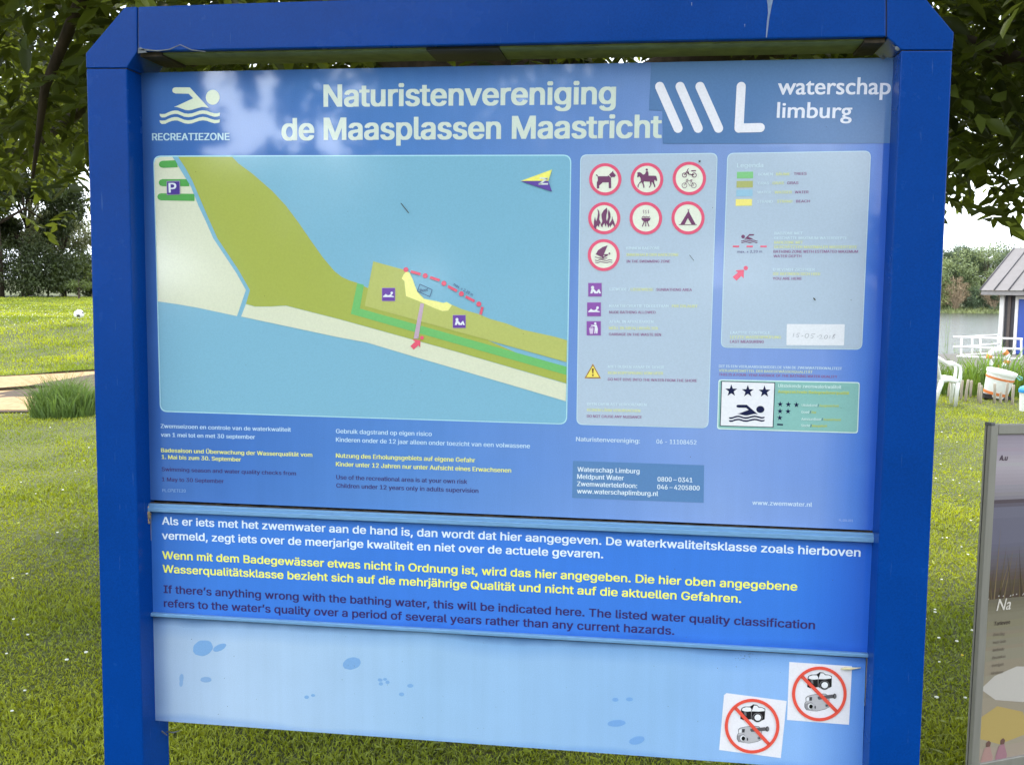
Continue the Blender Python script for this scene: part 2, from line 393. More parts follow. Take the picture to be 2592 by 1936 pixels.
# dark filling seen inside the joints
for P in ([fr(346.3, 19), fr(349.6, 19), fr(349.6, 130), fr(346.3, 130)], [fr(219, 172.3), fr(320, 172.3), fr(320, 174.8), fr(219, 174.8)],
          [fr(2242.6, -40), fr(2246, -40), fr(2246, 92.5), fr(2242.6, 92.5)], [fr(2283, 126.3), fr(2409, 126.3), fr(2409, 128.9), fr(2283, 128.9)]):
    mb = MB(); mb.prism(P, YF+.004, YB-.004); mb.build('joint_seal', [M_DARK], board)
# strip under the beam: two algae-green lengths with dark blocks
def under(px): return on_board(px, 131-(px-349)*.0198, YF)
def strip(px0, px1, m, nm, drop, y0, y1):
    a, b = under(px0), under(px1); mb = MB()
    mb.prism([(a[0], a[1]+.004), (b[0], b[1]+.004), (b[0], b[1]-drop), (a[0], a[1]-drop)], y0, y1); return mb.build(nm, [m], board)
strip(404, 1074, M_STRIP, 'lamp_cover', .004, YF+.016, YB-.004)
strip(1262, 2190, M_STRIP, 'lamp_cover', .004, YF+.016, YB-.004)
strip(1075, 1261, M_DARK, 'lamp_bracket', .006, YF+.014, YB-.003)
strip(350, 403, M_DIRT, 'lamp_bracket', .009, YF+.010, YB-.003)
strip(2191, 2243, M_DIRT, 'lamp_bracket', .009, YF+.010, YB-.003)
# stains on the frame
def stain(name, par, polys, m):
    mb = MB()
    for P in polys: mb.prism([fr(*p) for p in P], YF-.0012, YF+.0005)
    return mb.build(name, [m], par)
for q_ in [[(1940, -6), (1958, -6), (1952, 22), (1947, 48), (1941, 96), (1938.5, 96), (1941, 58), (1944, 34), (1943, 14)], [(1750, 7), (1752, 7), (1751.5, 16), (1750, 14)], [(1884, 62), (1886, 62), (1885.5, 70)]]: stain('dropping_streak', beam, [q_], M_STREAK)
for q_ in [[(350, 128), (400, 131), (430, 127), (456, 115), (484, 128), (520, 133), (520, 131), (486, 126), (457, 113), (428, 125), (398, 128), (365, 124)], [(350, 124), (356, 120), (366, 126), (372, 134), (350, 136)]]: stain('cobweb', beam, [q_], M_WEB)
def webbits(pts):
    mb = MB()
    for (px, py, yy, r_) in pts:
        p = Vector(at_y(px, py, yy)); bm = bmesh.new(); bmesh.ops.create_icosphere(bm, subdivisions=2, radius=r_)
        for v in bm.verts: v.co = v.co*(1+.5*(random.random()-.5)); v.co.y *= .4
        mb.bm(bm, 0, Matrix.Translation(p))
    return mb.build('cobweb', [M_WEB], board)
for q_ in [(2236, 145, -.001, .005), (2272, 122, -.058, .005), (2265, 115, -.05, .004)]: webbits([q_])
# panels
def panel(name, q, m, th=.016, y=YP):
    mb = MB(); mb.prism([on_board(*p) for p in q], y, y+th, 0); me = mb.mesh(name)
    me.polygons.foreach_set('material_index', [0]+[1]*(len(me.polygons)-1))
    bm = bmesh.new(); bm.from_mesh(me); bmesh.ops.recalc_face_normals(bm, faces=bm.faces[:]); bm.to_mesh(me); bm.free()
    return link(name, me, [m, M_BACK], board)
x0, zt = on_board(348, 185); x1, _ = on_board(2262, 146); _, zb = on_board(377, 1265)
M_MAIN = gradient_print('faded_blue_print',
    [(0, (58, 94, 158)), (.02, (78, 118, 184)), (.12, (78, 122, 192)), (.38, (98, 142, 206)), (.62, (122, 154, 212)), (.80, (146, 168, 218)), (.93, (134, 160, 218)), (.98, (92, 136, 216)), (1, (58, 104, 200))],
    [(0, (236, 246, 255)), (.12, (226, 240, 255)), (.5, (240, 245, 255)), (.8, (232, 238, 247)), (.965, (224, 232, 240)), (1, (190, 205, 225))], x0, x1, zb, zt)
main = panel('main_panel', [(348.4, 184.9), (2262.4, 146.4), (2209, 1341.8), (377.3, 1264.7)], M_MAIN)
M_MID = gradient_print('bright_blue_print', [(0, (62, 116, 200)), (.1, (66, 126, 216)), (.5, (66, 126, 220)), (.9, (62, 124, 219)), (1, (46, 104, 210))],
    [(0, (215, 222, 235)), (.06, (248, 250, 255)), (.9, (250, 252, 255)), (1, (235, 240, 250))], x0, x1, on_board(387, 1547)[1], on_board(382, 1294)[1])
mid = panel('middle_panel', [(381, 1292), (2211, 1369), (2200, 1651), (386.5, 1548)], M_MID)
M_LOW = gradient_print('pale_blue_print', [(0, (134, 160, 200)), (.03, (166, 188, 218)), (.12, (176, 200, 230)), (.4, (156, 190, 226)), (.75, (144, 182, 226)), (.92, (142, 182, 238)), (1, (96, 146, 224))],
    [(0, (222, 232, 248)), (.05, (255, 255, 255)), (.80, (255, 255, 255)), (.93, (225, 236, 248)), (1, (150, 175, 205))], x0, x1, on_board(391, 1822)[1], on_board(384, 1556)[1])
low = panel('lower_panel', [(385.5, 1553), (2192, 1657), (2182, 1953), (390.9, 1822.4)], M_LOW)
mb = MB(); mb.prism([on_board(360, 200), on_board(2255, 165), on_board(2183, 1940), on_board(391, 1812)], .0175, .0215); mb.build('backing_plate', [M_GAP], board)
# rails between the panels and side trims
def rail(q, d0, d1, name='rail', m=M_RAIL, bev=.0015):
    mb = MB(); mb.prism([on_board(*p) for p in q], d0, d1); return bevel_build(mb, name, [m], board, bev)
rail([(373, 1272), (2212, 1347.5), (2210, 1357), (372.5, 1281)], -.010, -.0005)
rail([(372, 1280.2), (2211, 1356.2), (2208.5, 1369), (372, 1291)], -.014, -.0007)
rail([(377.5, 1547), (2196, 1650), (2196, 1659.6), (377.5, 1555.6)], -.011, -.0005)
rail([(379.5, 1557), (384.6, 1557), (390, 1823), (384.5, 1822)], -.004, .012, 'side_trim', M_TRIM, .001)
rail([(378, 1296), (382.5, 1296), (385.5, 1546), (380, 1546)], -.003, .012, 'side_trim', M_TRIM, .001)
rail([(2193.5, 1663), (2198, 1663), (2189, 1950), (2183.5, 1950)], -.004, .012, 'side_trim', M_TRIM, .001)
# grime along the joints: ragged strips of dirt
def grime(par, a, b, th, n=90, ins=None):
    A = Vector(on_board(*a)); B = Vector(on_board(*b)); d = (B-A)/n; nn = Vector((-d.y, d.x)).normalized(); mb = MB()
    hs = [th*(.55+random.random()**2*.7) for _ in range(n+1)]
    for i in range(n):
        p, q = A+d*i, A+d*(i+1)
        mb.add([(p.x, -.0016, p.y-.001), (q.x, -.0016, q.y-.001), ((q+nn*hs[i+1]).x, -.0016, (q+nn*hs[i+1]).y), ((p+nn*hs[i]).x, -.0016, (p+nn*hs[i]).y)], [[0, 1, 2, 3]])
    return mb.build('grime', [M_DIRT], par, fix=False)
grime(main, (378, 1271.5), (2208, 1347.5), .0036, 320)
grime(low, (385, 1558.5), (2192, 1663), .0028, 320)
# the mud nest at the left end of the upper rail
M_MUD = mat('mud', (158, 140, 112), rough=.95, var=.45, scale=120, bump=.4)
for (px, py, r_) in [(374, 1300, .0075), (376, 1308, .006), (372.5, 1314, .0055), (373, 1284, .004), (370, 1292, .005), (377, 1322, .0035)]:
    bm = bmesh.new(); bmesh.ops.create_icosphere(bm, subdivisions=2, radius=r_)
    for v in bm.verts: v.co *= 1+.5*(random.random()-.5); v.co.y *= .6
    mb = MB(); mb.bm(bm, 0, Matrix.Translation(Vector(at_y(px, py, -.012)))); mb.build('mud_lump', [M_MUD], board)
# web hanging under the left lower corner
mb = MB()
W = [at_y(*p, .03) for p in [(396, 1823), (398, 1838), (410, 1850), (423, 1860)]]; mb.tube(W, [.0006, .001, .002, .001], 5)
mb.build('cobweb', [M_WEB], board); mb = MB()
W = [at_y(*p, .03) for p in [(421, 1851), (440, 1853), (454, 1848)]]; mb.tube(W, [.0015, .002, .0006], 5)
mb.build('cobweb', [M_WEB], board)

# ---- colours of the print
WHITE, CREAM, MINT = (222, 238, 240), (220, 221, 198), (206, 226, 214)
YEL, DPUR, PUR = (240, 240, 120), (62, 44, 104), (146, 86, 142)
PWH, PYE, PPU = (208, 226, 238), (222, 226, 160), (150, 92, 142)
ICO, RING, VIO = (122, 74, 110), (232, 96, 128), (112, 72, 166)
Z8a = Z(370, 180, 8.26)
def swimmer(s, zf, col, dl=0):
    """front-crawl swimmer over two waves, in the coordinates of the large symbol"""
    arm = [(548, 410), (556, 375), (585, 352), (620, 347), (915, 347), (1110, 560), (1310, 775), (1230, 758), (1160, 757), (1060, 785), (960, 815), (900, 826), (830, 822), (740, 790), (660, 762), (585, 752), (640, 735), (985, 575), (890, 480), (620, 475), (580, 462), (556, 440)]
    s.poly(zf, arm, col, dl); s.disc(zf, (1393, 553), 143, col, dl, 155)
    for oy in (0, 136):
        up = [(282, 898), (330, 905), (400, 900), (470, 866), (540, 840), (600, 830), (660, 832), (730, 860), (800, 888), (880, 898), (960, 890), (1040, 862), (1110, 838), (1190, 826), (1270, 838), (1350, 868), (1430, 890), (1490, 890), (1545, 876)]
        s.poly(zf, [(x, y+oy) for x, y in up]+[(x-8 if x > 1500 else x+(8 if x < 300 else 0), y+oy+72-(0 if 320 < x < 1450 else (25 if x < 320 else 6))) for x, y in reversed(up)], col, dl)
s = Sheet(1); swimmer(s, Z8a, (214, 222, 198)); s.text(Z8a, 'RECREATIEZONE', (125, 1452), (1745, 1447), 150, (188, 216, 228), bold=1.15)
s.build('swimmer_emblem', main, 'pale swimmer emblem over the word RECREATIEZONE')
I = lambda x, y: (x, y)
s = Sheet(1)
s.text(I, 'Naturistenvereniging', (819, 270.3), (1558.7, 263.5), 56.3, (212, 221, 212), bold=1.3)
s.text(I, 'de Maasplassen Maastricht', (713, 355), (1675, 348.7), 56.3, (212, 221, 212), bold=1.3)
s.build('title_lettering', main)
# logo sheet
Zb = Z(1200, 0, 1.784)
s = Sheet(2)
s.poly(Zb, [(800, 284), (1897, 262), (1880, 648), (852, 650), (850, 501), (790, 499)], (94, 128, 178))
for a, b in (((838, 392), (921, 581)), ((930, 392), (1012, 581)), ((1020, 392), (1104, 581)), ((1206, 392), (1196, 581)), ((1196, 580), (1292, 578))):
    s.line(Zb, [a, b], 41, (236, 233, 244), 1 if a[0] != 1196 else 2, cap=True)
s.text(Zb, 'waterschap', (1370, 428), (1880, 427), 76, (230, 230, 244), font='gill', bold=.62, dl=1)
s.text(Zb, 'limburg', (1366, 533), (1705, 535), 71, (230, 230, 244), font='gill', bold=.62, dl=1)
s.build('logo_sheet', main, 'greyish blue overlay with slanted white strokes and the words waterschap limburg')
# ---- map
Z3, Z4, Z5 = Z(370, 380, 3.755), Z(860, 380, 3.687), Z(860, 640, 3.687)
WAT = (129, 180, 207)
s = Sheet(1)
MQ = [(388, 394.5), (1446.5, 392), (1435.5, 1074.5), (405, 1042)]
s.rrect(I, MQ, 19, (180, 224, 238))
s.rrect(I, [(391, 397.5), (1443.5, 395), (1432.6, 1071.5), (408, 1039.3)], 17, WAT, 1)
s.poly(I, [(391, 415), (395, 402), (406, 397.8), (437, 397.6)]+[Z3(*p) for p in [(330, 190), (430, 350), (500, 530), (570, 680), (640, 840), (760, 1020), (860, 1170), (950, 1330), (865, 1578), (500, 1500), (300, 1465), (113, 1438)]], CREAM, 2)
s.poly(I, [Z3(*p) for p in [(305, 66), (818, 66), (880, 130), (1010, 225), (1200, 390), (1330, 530), (1450, 690), (1560, 850), (1680, 1020), (1790, 1150), (1860, 1205), (1930, 1238), (2010, 1262)]]+[Z5(165, 285), (1434.4, 948), (1434.1, 970.5)]+[Z5(*p) for p in [(1120, 930), (680, 808), (0, 620)]]+[Z3(*p) for p in [(1330, 1478), (1190, 1486), (1035, 1487), (950, 1462), (988, 1330), (880, 1140), (680, 840), (590, 640), (500, 430), (440, 290), (380, 180)]], (170, 178, 86), 2)
s.poly(I, [Z3(*p) for p in [(950, 1464), (1035, 1489), (1190, 1488), (1330, 1480)]]+[Z5(*p) for p in [(0, 622), (680, 810), (1120, 932), (2115, 1222), (2110, 1383), (1200, 1115), (660, 958), (400, 880), (250, 835), (0, 790)]]+[Z3(905, 1582)], CREAM, 3)
s.poly(Z5, [(165, 283), (228, 300), (190, 520), (2117, 1062), (2115, 1139), (105, 570)], (116, 188, 112), 3)
s.poly(Z5, [(315, 80), (600, 158), (640, 200), (700, 330), (790, 430), (960, 465), (1050, 485), (1140, 525), (1300, 572), (1400, 615), (1560, 660), (1700, 715), (2000, 780), (2121, 815), (2117, 1019), (235, 495)], (186, 190, 110), 4)
s.poly(Z5, [(620, 175), (650, 180), (685, 250), (705, 310), (730, 370), (790, 430), (900, 450), (970, 468), (1000, 458), (1050, 488), (1015, 540), (960, 545), (880, 515), (760, 460), (620, 405), (605, 265), (580, 240), (600, 200)], (246, 240, 152), 5)
s.poly(Z5, [(755, 470), (790, 475), (735, 800), (692, 800)], (196, 168, 190), 5)
for a, b in (((157, 138), (300, 132)), ((155, 312), (412, 312)), ((142, 446), (462, 452))):
    s.line(Z3, [a, b], 63, (88, 166, 84), 3); s.disc(Z3, a, 31.5, (88, 166, 84), 3.4)
# canal strip over the hedge ends
s.poly(Z3, [(262, 66), (305, 66), (380, 180), (440, 290), (500, 430), (590, 640), (552, 640), (500, 530), (430, 350), (330, 190)], WAT, 4)
s.build('map_print', main, 'pale blue map of the lake with olive land and cream roads')
s = Sheet(7)
for c in ((620, 158), (800, 214), (974, 285), (1137, 382), (1300, 478)): s.disc(Z5, c, 23, (232, 94, 120))
for a, b in (((665, 175), (757, 200)), ((845, 228), (935, 258)), ((1012, 312), (1096, 356)), ((1177, 408), (1260, 452)), ((1333, 505), (1316, 575))): s.line(Z5, [a, b], 24, (232, 94, 120))
s.build('swimming_line', main, 'red dotted swimming limit'); s = Sheet(7); s.disc(Z5, (769, 792), 18, (232, 94, 120))
s.poly(Z5, [(678, 806), (755, 815), (753, 885), (738, 860), (693, 902), (662, 870), (707, 828)], (232, 94, 120))
s.build('location_arrow', main)
s = Sheet(7)
for a, b in (((750, 293), (865, 345)), ((865, 345), (843, 410)), ((843, 410), (728, 358)), ((728, 358), (750, 293))): s.line(Z5, [a, b], 5, (70, 70, 120))
s.text(Z5, 'Boot', (752, 364), (826, 356), 26, (70, 70, 120), bold=.5)
s.text(Z5, 'max. ± 2,20 m', (1062, 303), (1240, 405), 26, (80, 76, 130), bold=.3)
s.poly(Z3, [(199, 298), (327, 295), (330, 425), (201, 430)], (170, 150, 190)); s.poly(Z3, [(206, 304), (321, 301), (324, 420), (207, 424)], (76, 56, 146), 1)
s.text(Z3, 'P', (222, 406), (296, 404), 92, (226, 228, 240), bold=1.2, dl=2)
s.poly(Z4, [(1690, 291), (1982, 184), (1948, 289)], (246, 238, 120)); s.poly(Z4, [(1690, 292), (1948, 290), (1982, 390)], (104, 80, 164))
for a, b in (((1868, 264), (1945, 270)), ((1858, 319), (1945, 318)), ((1938, 268), (1866, 318))): s.line(Z4, [a, b], 15, (222, 226, 226), 1)
s.build('map_lettering', main)
def bather(s, x, y, k, kind, rgb, dl, zf):
    """x,y left top of a square k wide"""
    T = lambda q: [(x+a*k, y+b*k) for a, b in q]
    s.poly(zf, T([(-.03, -.03), (1.03, -.03), (1.03, 1.03), (-.03, 1.03)]), (176, 150, 200), dl)
    s.poly(zf, T([(0, 0), (1, 0), (1, 1), (0, 1)]), rgb, dl+1)
    wh = (234, 234, 244)
    if kind == 'sit':
        s.disc(zf, (x+.32*k, y+.33*k), .12*k, wh, dl+2)
        for P in ([(.24, .42), (.40, .42), (.62, .66), (.75, .47), (.84, .47), (.93, .70), (.97, .78), (.80, .78), (.80, .64), (.72, .78), (.46, .78), (.38, .62), (.30, .78), (.14, .78)],): s.poly(zf, T(P), wh, dl+2)
    elif kind == 'lie':
        s.disc(zf, (x+.76*k, y+.38*k), .10*k, wh, dl+2)
        s.poly(zf, T([(.06, .66), (.28, .46), (.42, .56), (.56, .56), (.68, .46), (.80, .50), (.70, .58), (.94, .66), (.94, .71), (.06, .71)]), wh, dl+2)
    else:
        s.disc(zf, (x+.61*k, y+.15*k), .085*k, wh, dl+2)
        s.poly(zf, T([(.50, .26), (.72, .25), (.80, .55), (.76, .88), (.68, .88), (.66, .62), (.62, .88), (.54, .88), (.57, .50), (.58, .38), (.30, .31), (.30, .26)]), wh, dl+2)
        s.poly(zf, T([(.16, .48), (.49, .48), (.44, .90), (.22, .90)]), (214, 196, 226), dl+2)
        s.line(zf, T([(.22, .45), (.34, .38), (.44, .45)]), .03*k, wh, dl+2)
def pict(kind, x, y, k, zf, lab, lay, rgb=VIO):
    s = Sheet(lay); bather(s, x, y, k, kind, rgb, 0, zf); s.build('bathing_pictogram' if kind != 'bin' else 'waste_pictogram', main, lab)
pict('lie', 400, 330, 117, Z5, 'lying figure on the map', 7); pict('sit', 1060, 583, 115, Z5, 'sitting figure on the map', 7)
# ---- rules box
Z6, Z7, Z8, Z1b = Z(1450, 380, 5.163), Z(1450, 690, 4.13), Z(1810, 370, 3.117), Z(1800, 800, 5.267)
BOX, EDGE = (181, 196, 216), (200, 222, 234)
s = Sheet(1); s.rrect(I, [(1469, 391.8), (1816.6, 387.5), (1793, 1083.8), (1459, 1074.6)], 17, EDGE); s.rrect(I, [(1471.2, 394), (1814.4, 389.8), (1790.8, 1081.5), (1461.3, 1072.3)], 15.5, BOX, 1)
s.build('rules_box', main)
def rsign(c, r, fn, lab):
    s = Sheet(3); s.disc(Z6, c, r-30, (234, 236, 222)); s.ring(Z6, c, r, 40, RING, 1); fn(s); s.build('prohibition_sign', main, lab)
def dog(s): 
    s.poly(Z6, [(300, 332), (306, 320), (316, 322), (332, 345), (455, 345), (462, 332), (500, 365), (502, 500), (470, 502), (468, 425), (392, 425), (345, 466), (344, 504), (314, 504), (314, 425), (328, 400), (324, 350)], ICO, 2)
    s.poly(Z6, [(472, 326), (512, 290), (526, 272), (530, 294), (566, 338), (550, 344), (544, 360), (520, 352), (510, 366)], ICO, 2)
def horse(s):
    s.disc(Z6, (966, 260), 15, ICO, 2)
    s.poly(Z6, [(955, 280), (980, 280), (988, 300), (990, 338), (1060, 338), (1088, 342), (1098, 370), (1102, 405), (1085, 408), (1075, 390), (1062, 400), (1064, 430), (1078, 470), (1076, 490), (1062, 488), (1060, 465), (1040, 425), (1030, 420), (1026, 455), (1006, 494), (992, 494), (1010, 460), (1006, 415), (950, 412), (930, 408), (924, 430), (936, 470), (934, 496), (922, 496), (918, 465), (900, 420), (872, 440), (858, 468), (858, 492), (846, 490), (848, 462), (870, 425), (890, 408), (886, 370), (870, 345), (850, 362), (840, 350), (846, 320), (842, 296), (872, 292), (890, 298), (918, 325), (940, 318), (950, 300)], ICO, 2)
def bikes(s):
    for c in ((1458, 330), (1586, 330)): s.ring(Z6, c, 32, 9, ICO, 2, 28)
    s.line(Z6, [(1458, 330), (1500, 268), (1515, 318), (1586, 328)], 13, ICO, 2); s.line(Z6, [(1492, 262), (1515, 246)], 10, ICO, 2); s.line(Z6, [(1548, 274), (1610, 272)], 14, ICO, 2); s.poly(Z6, [(1488, 290), (1515, 285), (1518, 310), (1505, 318)], ICO, 2)
    for c in ((1458, 465), (1580, 465)): s.ring(Z6, c, 35, 6, ICO, 2, 28)
    s.line(Z6, [(1458, 465), (1488, 405), (1545, 402), (1525, 462), (1488, 405)], 7, ICO, 2); s.line(Z6, [(1545, 402), (1580, 465), (1525, 465)], 7, ICO, 2); s.line(Z6, [(1480, 392), (1508, 384)], 8, ICO, 2); s.line(Z6, [(1535, 394), (1562, 394)], 9, ICO, 2)
def fire(s):
    s.poly(Z6, [(274, 1010), (276, 940), (290, 868), (298, 910), (306, 935), (322, 880), (330, 820), (320, 768), (344, 800), (352, 850), (345, 905), (362, 945), (372, 970), (386, 930), (376, 880), (375, 840), (400, 795), (446, 752), (452, 800), (440, 850), (436, 900), (446, 930), (462, 880), (460, 820), (470, 776), (490, 830), (494, 880), (478, 930), (476, 965), (500, 930), (512, 900), (514, 858), (522, 900), (540, 940), (552, 975), (545, 1010), (520, 965), (500, 990), (488, 1015), (482, 980), (462, 1020), (455, 985), (440, 960), (432, 1005), (420, 985), (414, 955), (392, 985), (388, 1012), (372, 1000), (360, 955), (348, 975), (340, 1010), (325, 985), (310, 1000), (300, 1040)], ICO, 2)
def grill(s):
    s.poly(Z6, [(893, 888), (1018, 888), (1005, 918), (980, 934), (930, 934), (905, 918)], ICO, 2)
    for a, b in (((935, 934), (906, 1002)), ((953, 934), (953, 1000)), ((972, 934), (996, 1002))): s.line(Z6, [a, b], 12, ICO, 2)
    s.line(Z6, [(905, 878), (925, 868), (945, 880), (965, 868), (985, 880), (1005, 868)], 10, ICO, 2)
    for x in (924, 955, 988): s.line(Z6, [(x+6, 784), (x-6, 800), (x+5, 815), (x-3, 832)], 7, ICO, 2)
def tent(s):
    s.poly(Z6, [(1510, 795), (1605, 972), (1550, 972), (1502, 890), (1462, 972), (1405, 972)], ICO, 2); s.line(Z6, [(1385, 976), (1620, 976)], 8, ICO, 2)
    s.line(Z6, [(1498, 772), (1515, 800)], 6, ICO, 2); s.line(Z6, [(1522, 772), (1505, 800)], 6, ICO, 2)
def surf(s):
    s.poly(Z6, [(456, 1246), (388, 1405), (300, 1362), (330, 1310), (390, 1268)], ICO, 2); s.disc(Z6, (478, 1352), 12, ICO, 2)
    s.poly(Z6, [(402, 1362), (462, 1360), (456, 1378), (424, 1398), (400, 1400), (412, 1412), (395, 1418), (380, 1412), (392, 1392), (430, 1376), (402, 1372)], ICO, 2)
    s.line(Z6, [(290, 1398), (340, 1410), (400, 1418), (450, 1412)], 9, ICO, 2)
    for oy in (0, 28): s.line(Z6, [(292, 1440+oy), (325, 1446+oy), (365, 1430+oy), (405, 1440+oy), (445, 1446+oy), (480, 1434+oy), (516, 1442+oy)], 9, ICO, 2)
for c, r_, fn, lab in (((424, 385), 211, dog, 'round red-rimmed sign with a dog'), ((969, 382), 213, horse, 'round red-rimmed sign with a horse rider'), ((1522, 373), 218, bikes, 'round red-rimmed sign with a moped and a bicycle'),
    ((411, 892), 210, fire, 'round red-rimmed sign with flames'), ((954, 893), 213, grill, 'round red-rimmed sign with a barbecue'), ((1505, 888), 216, tent, 'round red-rimmed sign with a tent'), ((404, 1373), 209, surf, 'round red-rimmed sign with a windsurfer')):
    rsign(c, r_, fn, lab)
pict('sit', 163, 111, 137, Z7, 'sitting figure in the rules box', 3, (146, 88, 172)); pict('lie', 152, 314, 140, Z7, 'lying figure in the rules box', 3, (146, 88, 172)); pict('bin', 147, 510, 144, Z7, 'figure with waste bin', 3, (146, 88, 172))
s = Sheet(3); s.poly(Z7, [(210, 948), (297, 1107), (120, 1105)], (228, 200, 160)); s.poly(Z7, [(210, 954), (292, 1103), (125, 1101)], (142, 92, 74), 1); s.poly(Z7, [(210, 972), (278, 1093), (140, 1092)], (250, 226, 108), 2)
s.poly(Z7, [(200, 1000), (220, 1000), (214, 1055), (206, 1055)], (96, 60, 60), 3); s.disc(Z7, (210, 1072), 9, (96, 60, 60), 3); s.build('warning_triangle', main, 'yellow warning triangle')
s = Sheet(3)
for body, a, b, c in [('BINNEN BADZONE', (700, 1300), (1135, 1300), PWH), ('INNERHALB DER BADEZONE', (698, 1386), (1382, 1386), PYE), ('IN THE SWIMMING ZONE', (700, 1472), (1270, 1472), PPU)]:
    s.text(Z6, body, a, b, 36, c, bold=.8 if c == PPU else 1.3)
for body, a, b, c in [('LIGWEIDE  /', (385, 188), (595, 190), PWH), ('LIEGEWIESE', (605, 190), (840, 192), PYE), ('/', (850, 192), (858, 192), PWH), ('SUNBATHING AREA', (873, 193), (1245, 195), PPU),
    ('NAAKTRECREATIE TOEGESTAAN', (380, 362), (1000, 364), PWH), ('FKK ERLAUBT', (1035, 364), (1305, 366), PYE), ('NUDE BATHING ALLOWED', (380, 428), (865, 430), PPU),
    ('AFVAL IN AFVALBAKKEN', (380, 527), (843, 528), PWH), ('MÜLL IN ABFALLBEHÄLTER', (377, 593), (890, 597), PYE), ('GARBAGE IN THE WASTE BIN', (377, 658), (922, 663), PPU),
    ('NIET DUIKEN VANAF DE OEVER', (368, 996), (950, 1002), PWH), ('KEIN KOPFSPRUNG VOM UFER', (367, 1061), (943, 1066), PYE), ('DO NOT DIVE INTO THE WATER FROM THE SHORE', (367, 1128), (1298, 1143), PPU),
    ('GEEN OVERLAST VEROORZAKEN', (148, 1386), (770, 1394), PWH), ('KEINEN LÄRM VERURSACHEN', (148, 1447), (705, 1457), PYE), ('DO NOT CAUSE ANY NUISANCE', (147, 1512), (720, 1523), PPU)]:
    s.text(Z7, body, a, b, 29, c, bold=.8 if c == PPU else 1.3)
s.build('rules_lettering', main)
# ---- legend box
s = Sheet(1); s.rrect(I, [(1841, 387.8), (2204.8, 382), (2182, 885.3), (1824.2, 880)], 17, EDGE); s.rrect(I, [(1843.2, 390), (2202.6, 384.2), (2179.8, 883), (1826.5, 877.8)], 15.5, BOX, 1)
for q, c in (([(172, 205), (300, 203), (300, 255), (172, 257)], (138, 202, 140)), ([(170, 277), (298, 275), (298, 327), (169, 329)], (180, 184, 120)), ([(168, 345), (297, 343), (296, 397), (166, 399)], (156, 196, 222)), ([(163, 420), (292, 418), (290, 471), (161, 473)], (246, 232, 136))):
    s.poly(Z8, q, c, 2)
s.build('legend_box', main)
s = Sheet(3)
s.text(Z8, 'Legenda', (172, 170), (380, 168), 34, PWH, bold=.9)
for body, a, b, c in [('BOMEN', (340, 234), (455, 233), PWH), ('BÄUME', (480, 233), (590, 232), PYE), ('TREES', (620, 230), (722, 229), PPU), ('GRAS', (338, 305), (425, 304), PWH), ('GRAS', (452, 304), (543, 303), PYE), ('GRAS', (567, 303), (657, 302), PPU),
    ('WATER', (332, 377), (440, 376), PWH), ('WASSER', (468, 376), (605, 375), PYE), ('WATER', (628, 375), (737, 374), PPU), ('STRAND', (330, 449), (455, 448), PWH), ('STRAND', (487, 448), (610, 447), PYE), ('BEACH', (638, 447), (748, 446), PPU),
    ('BADZONE MET', (468, 699), (690, 698), PWH), ('GESCHATTE MAXIMUM WATERDIEPTE', (466, 735), (1042, 737), PWH), ('BADEZONE MIT', (465, 771), (692, 771), PYE), ('GESCHÄTZTER MAXIMALER WASSERTIEFE', (463, 806), (1120, 808), PYE),
    ('BATHING ZONE WITH ESTIMATED MAXIMUM', (460, 843), (1127, 843), PPU), ('WATER DEPTH', (460, 879), (680, 879), PPU), ('U BEVINDT ZICH HIER', (456, 985), (785, 985), PWH), ('SIE BEFINDEN SICH HIER', (455, 1018), (830, 1020), PYE), ('YOU ARE HERE', (453, 1055), (682, 1056), PPU),
    ('LAATSTE CONTROLE', (120, 1482), (433, 1483), PWH), ('LETZTE WASSERPRÜFUNG', (118, 1517), (520, 1518), PYE), ('LAST MEASURING', (117, 1552), (385, 1554), PPU)]:
    s.text(Z8, body, a, b, 22, c, bold=.8 if c == PPU else 1.3)
s.text(Z8, 'max. ± 2,20 m', (175, 843), (370, 842), 20, (100, 80, 140), bold=.5)
s.build('legend_lettering', main)
s = Sheet(3); sw = lambda x, y: Z8(205+(1545-x)*.103, 695+(y-347)*.094)
swimmer(s, sw, ICO)
s.build('swimmer_symbol', main); s = Sheet(3)
for x in (140, 248, 357): s.line(Z8, [(x, 792), (x+50, 792)], 13, (240, 100, 130))
s.build('limit_line', main); s = Sheet(3)
s.poly(Z8, [(160, 980), (228, 975), (225, 1045), (208, 1025), (168, 1062), (138, 1032), (180, 997)], (240, 100, 130)); s.disc(Z8, (242, 962), 17, (240, 100, 130))
s.build('location_arrow', main)
# dated label stuck on the legend
s = Sheet(3); s.rrect(Z8, [(565, 1403), (1023, 1405), (1017, 1572), (562, 1570)], 8, (232, 232, 240))
PEN = (112, 112, 130)
for P in ([(1105, 225), (1090, 280)], [(1182, 230), (1147, 232), (1139, 253), (1162, 256), (1168, 266), (1156, 280), (1132, 280)], [(1206, 263), (1228, 262)], [(1388, 236), (1337, 241), (1331, 262), (1354, 264), (1362, 276), (1350, 290), (1325, 292)], [(1412, 273), (1434, 271)], [(1442, 262), (1458, 252), (1474, 258), (1470, 275), (1440, 299), (1486, 298)], [(1585, 255), (1579, 300)],
          [(1655, 243), (1628, 252), (1622, 266), (1640, 278), (1638, 296), (1618, 302), (1608, 290), (1625, 272), (1655, 243)]):
    s.line(Z1b, P, 4.2, PEN, 1)
for c, a, b in (((1275, 262), 24, 28), ((1530, 278), 20, 23)):
    P = [(c[0]+a*math.cos(t)+6*math.sin(-t), c[1]+b*math.sin(t)) for t in [2*math.pi*k/18 for k in range(19)]]; s.line(Z1b, P, 4.2, PEN, 1)
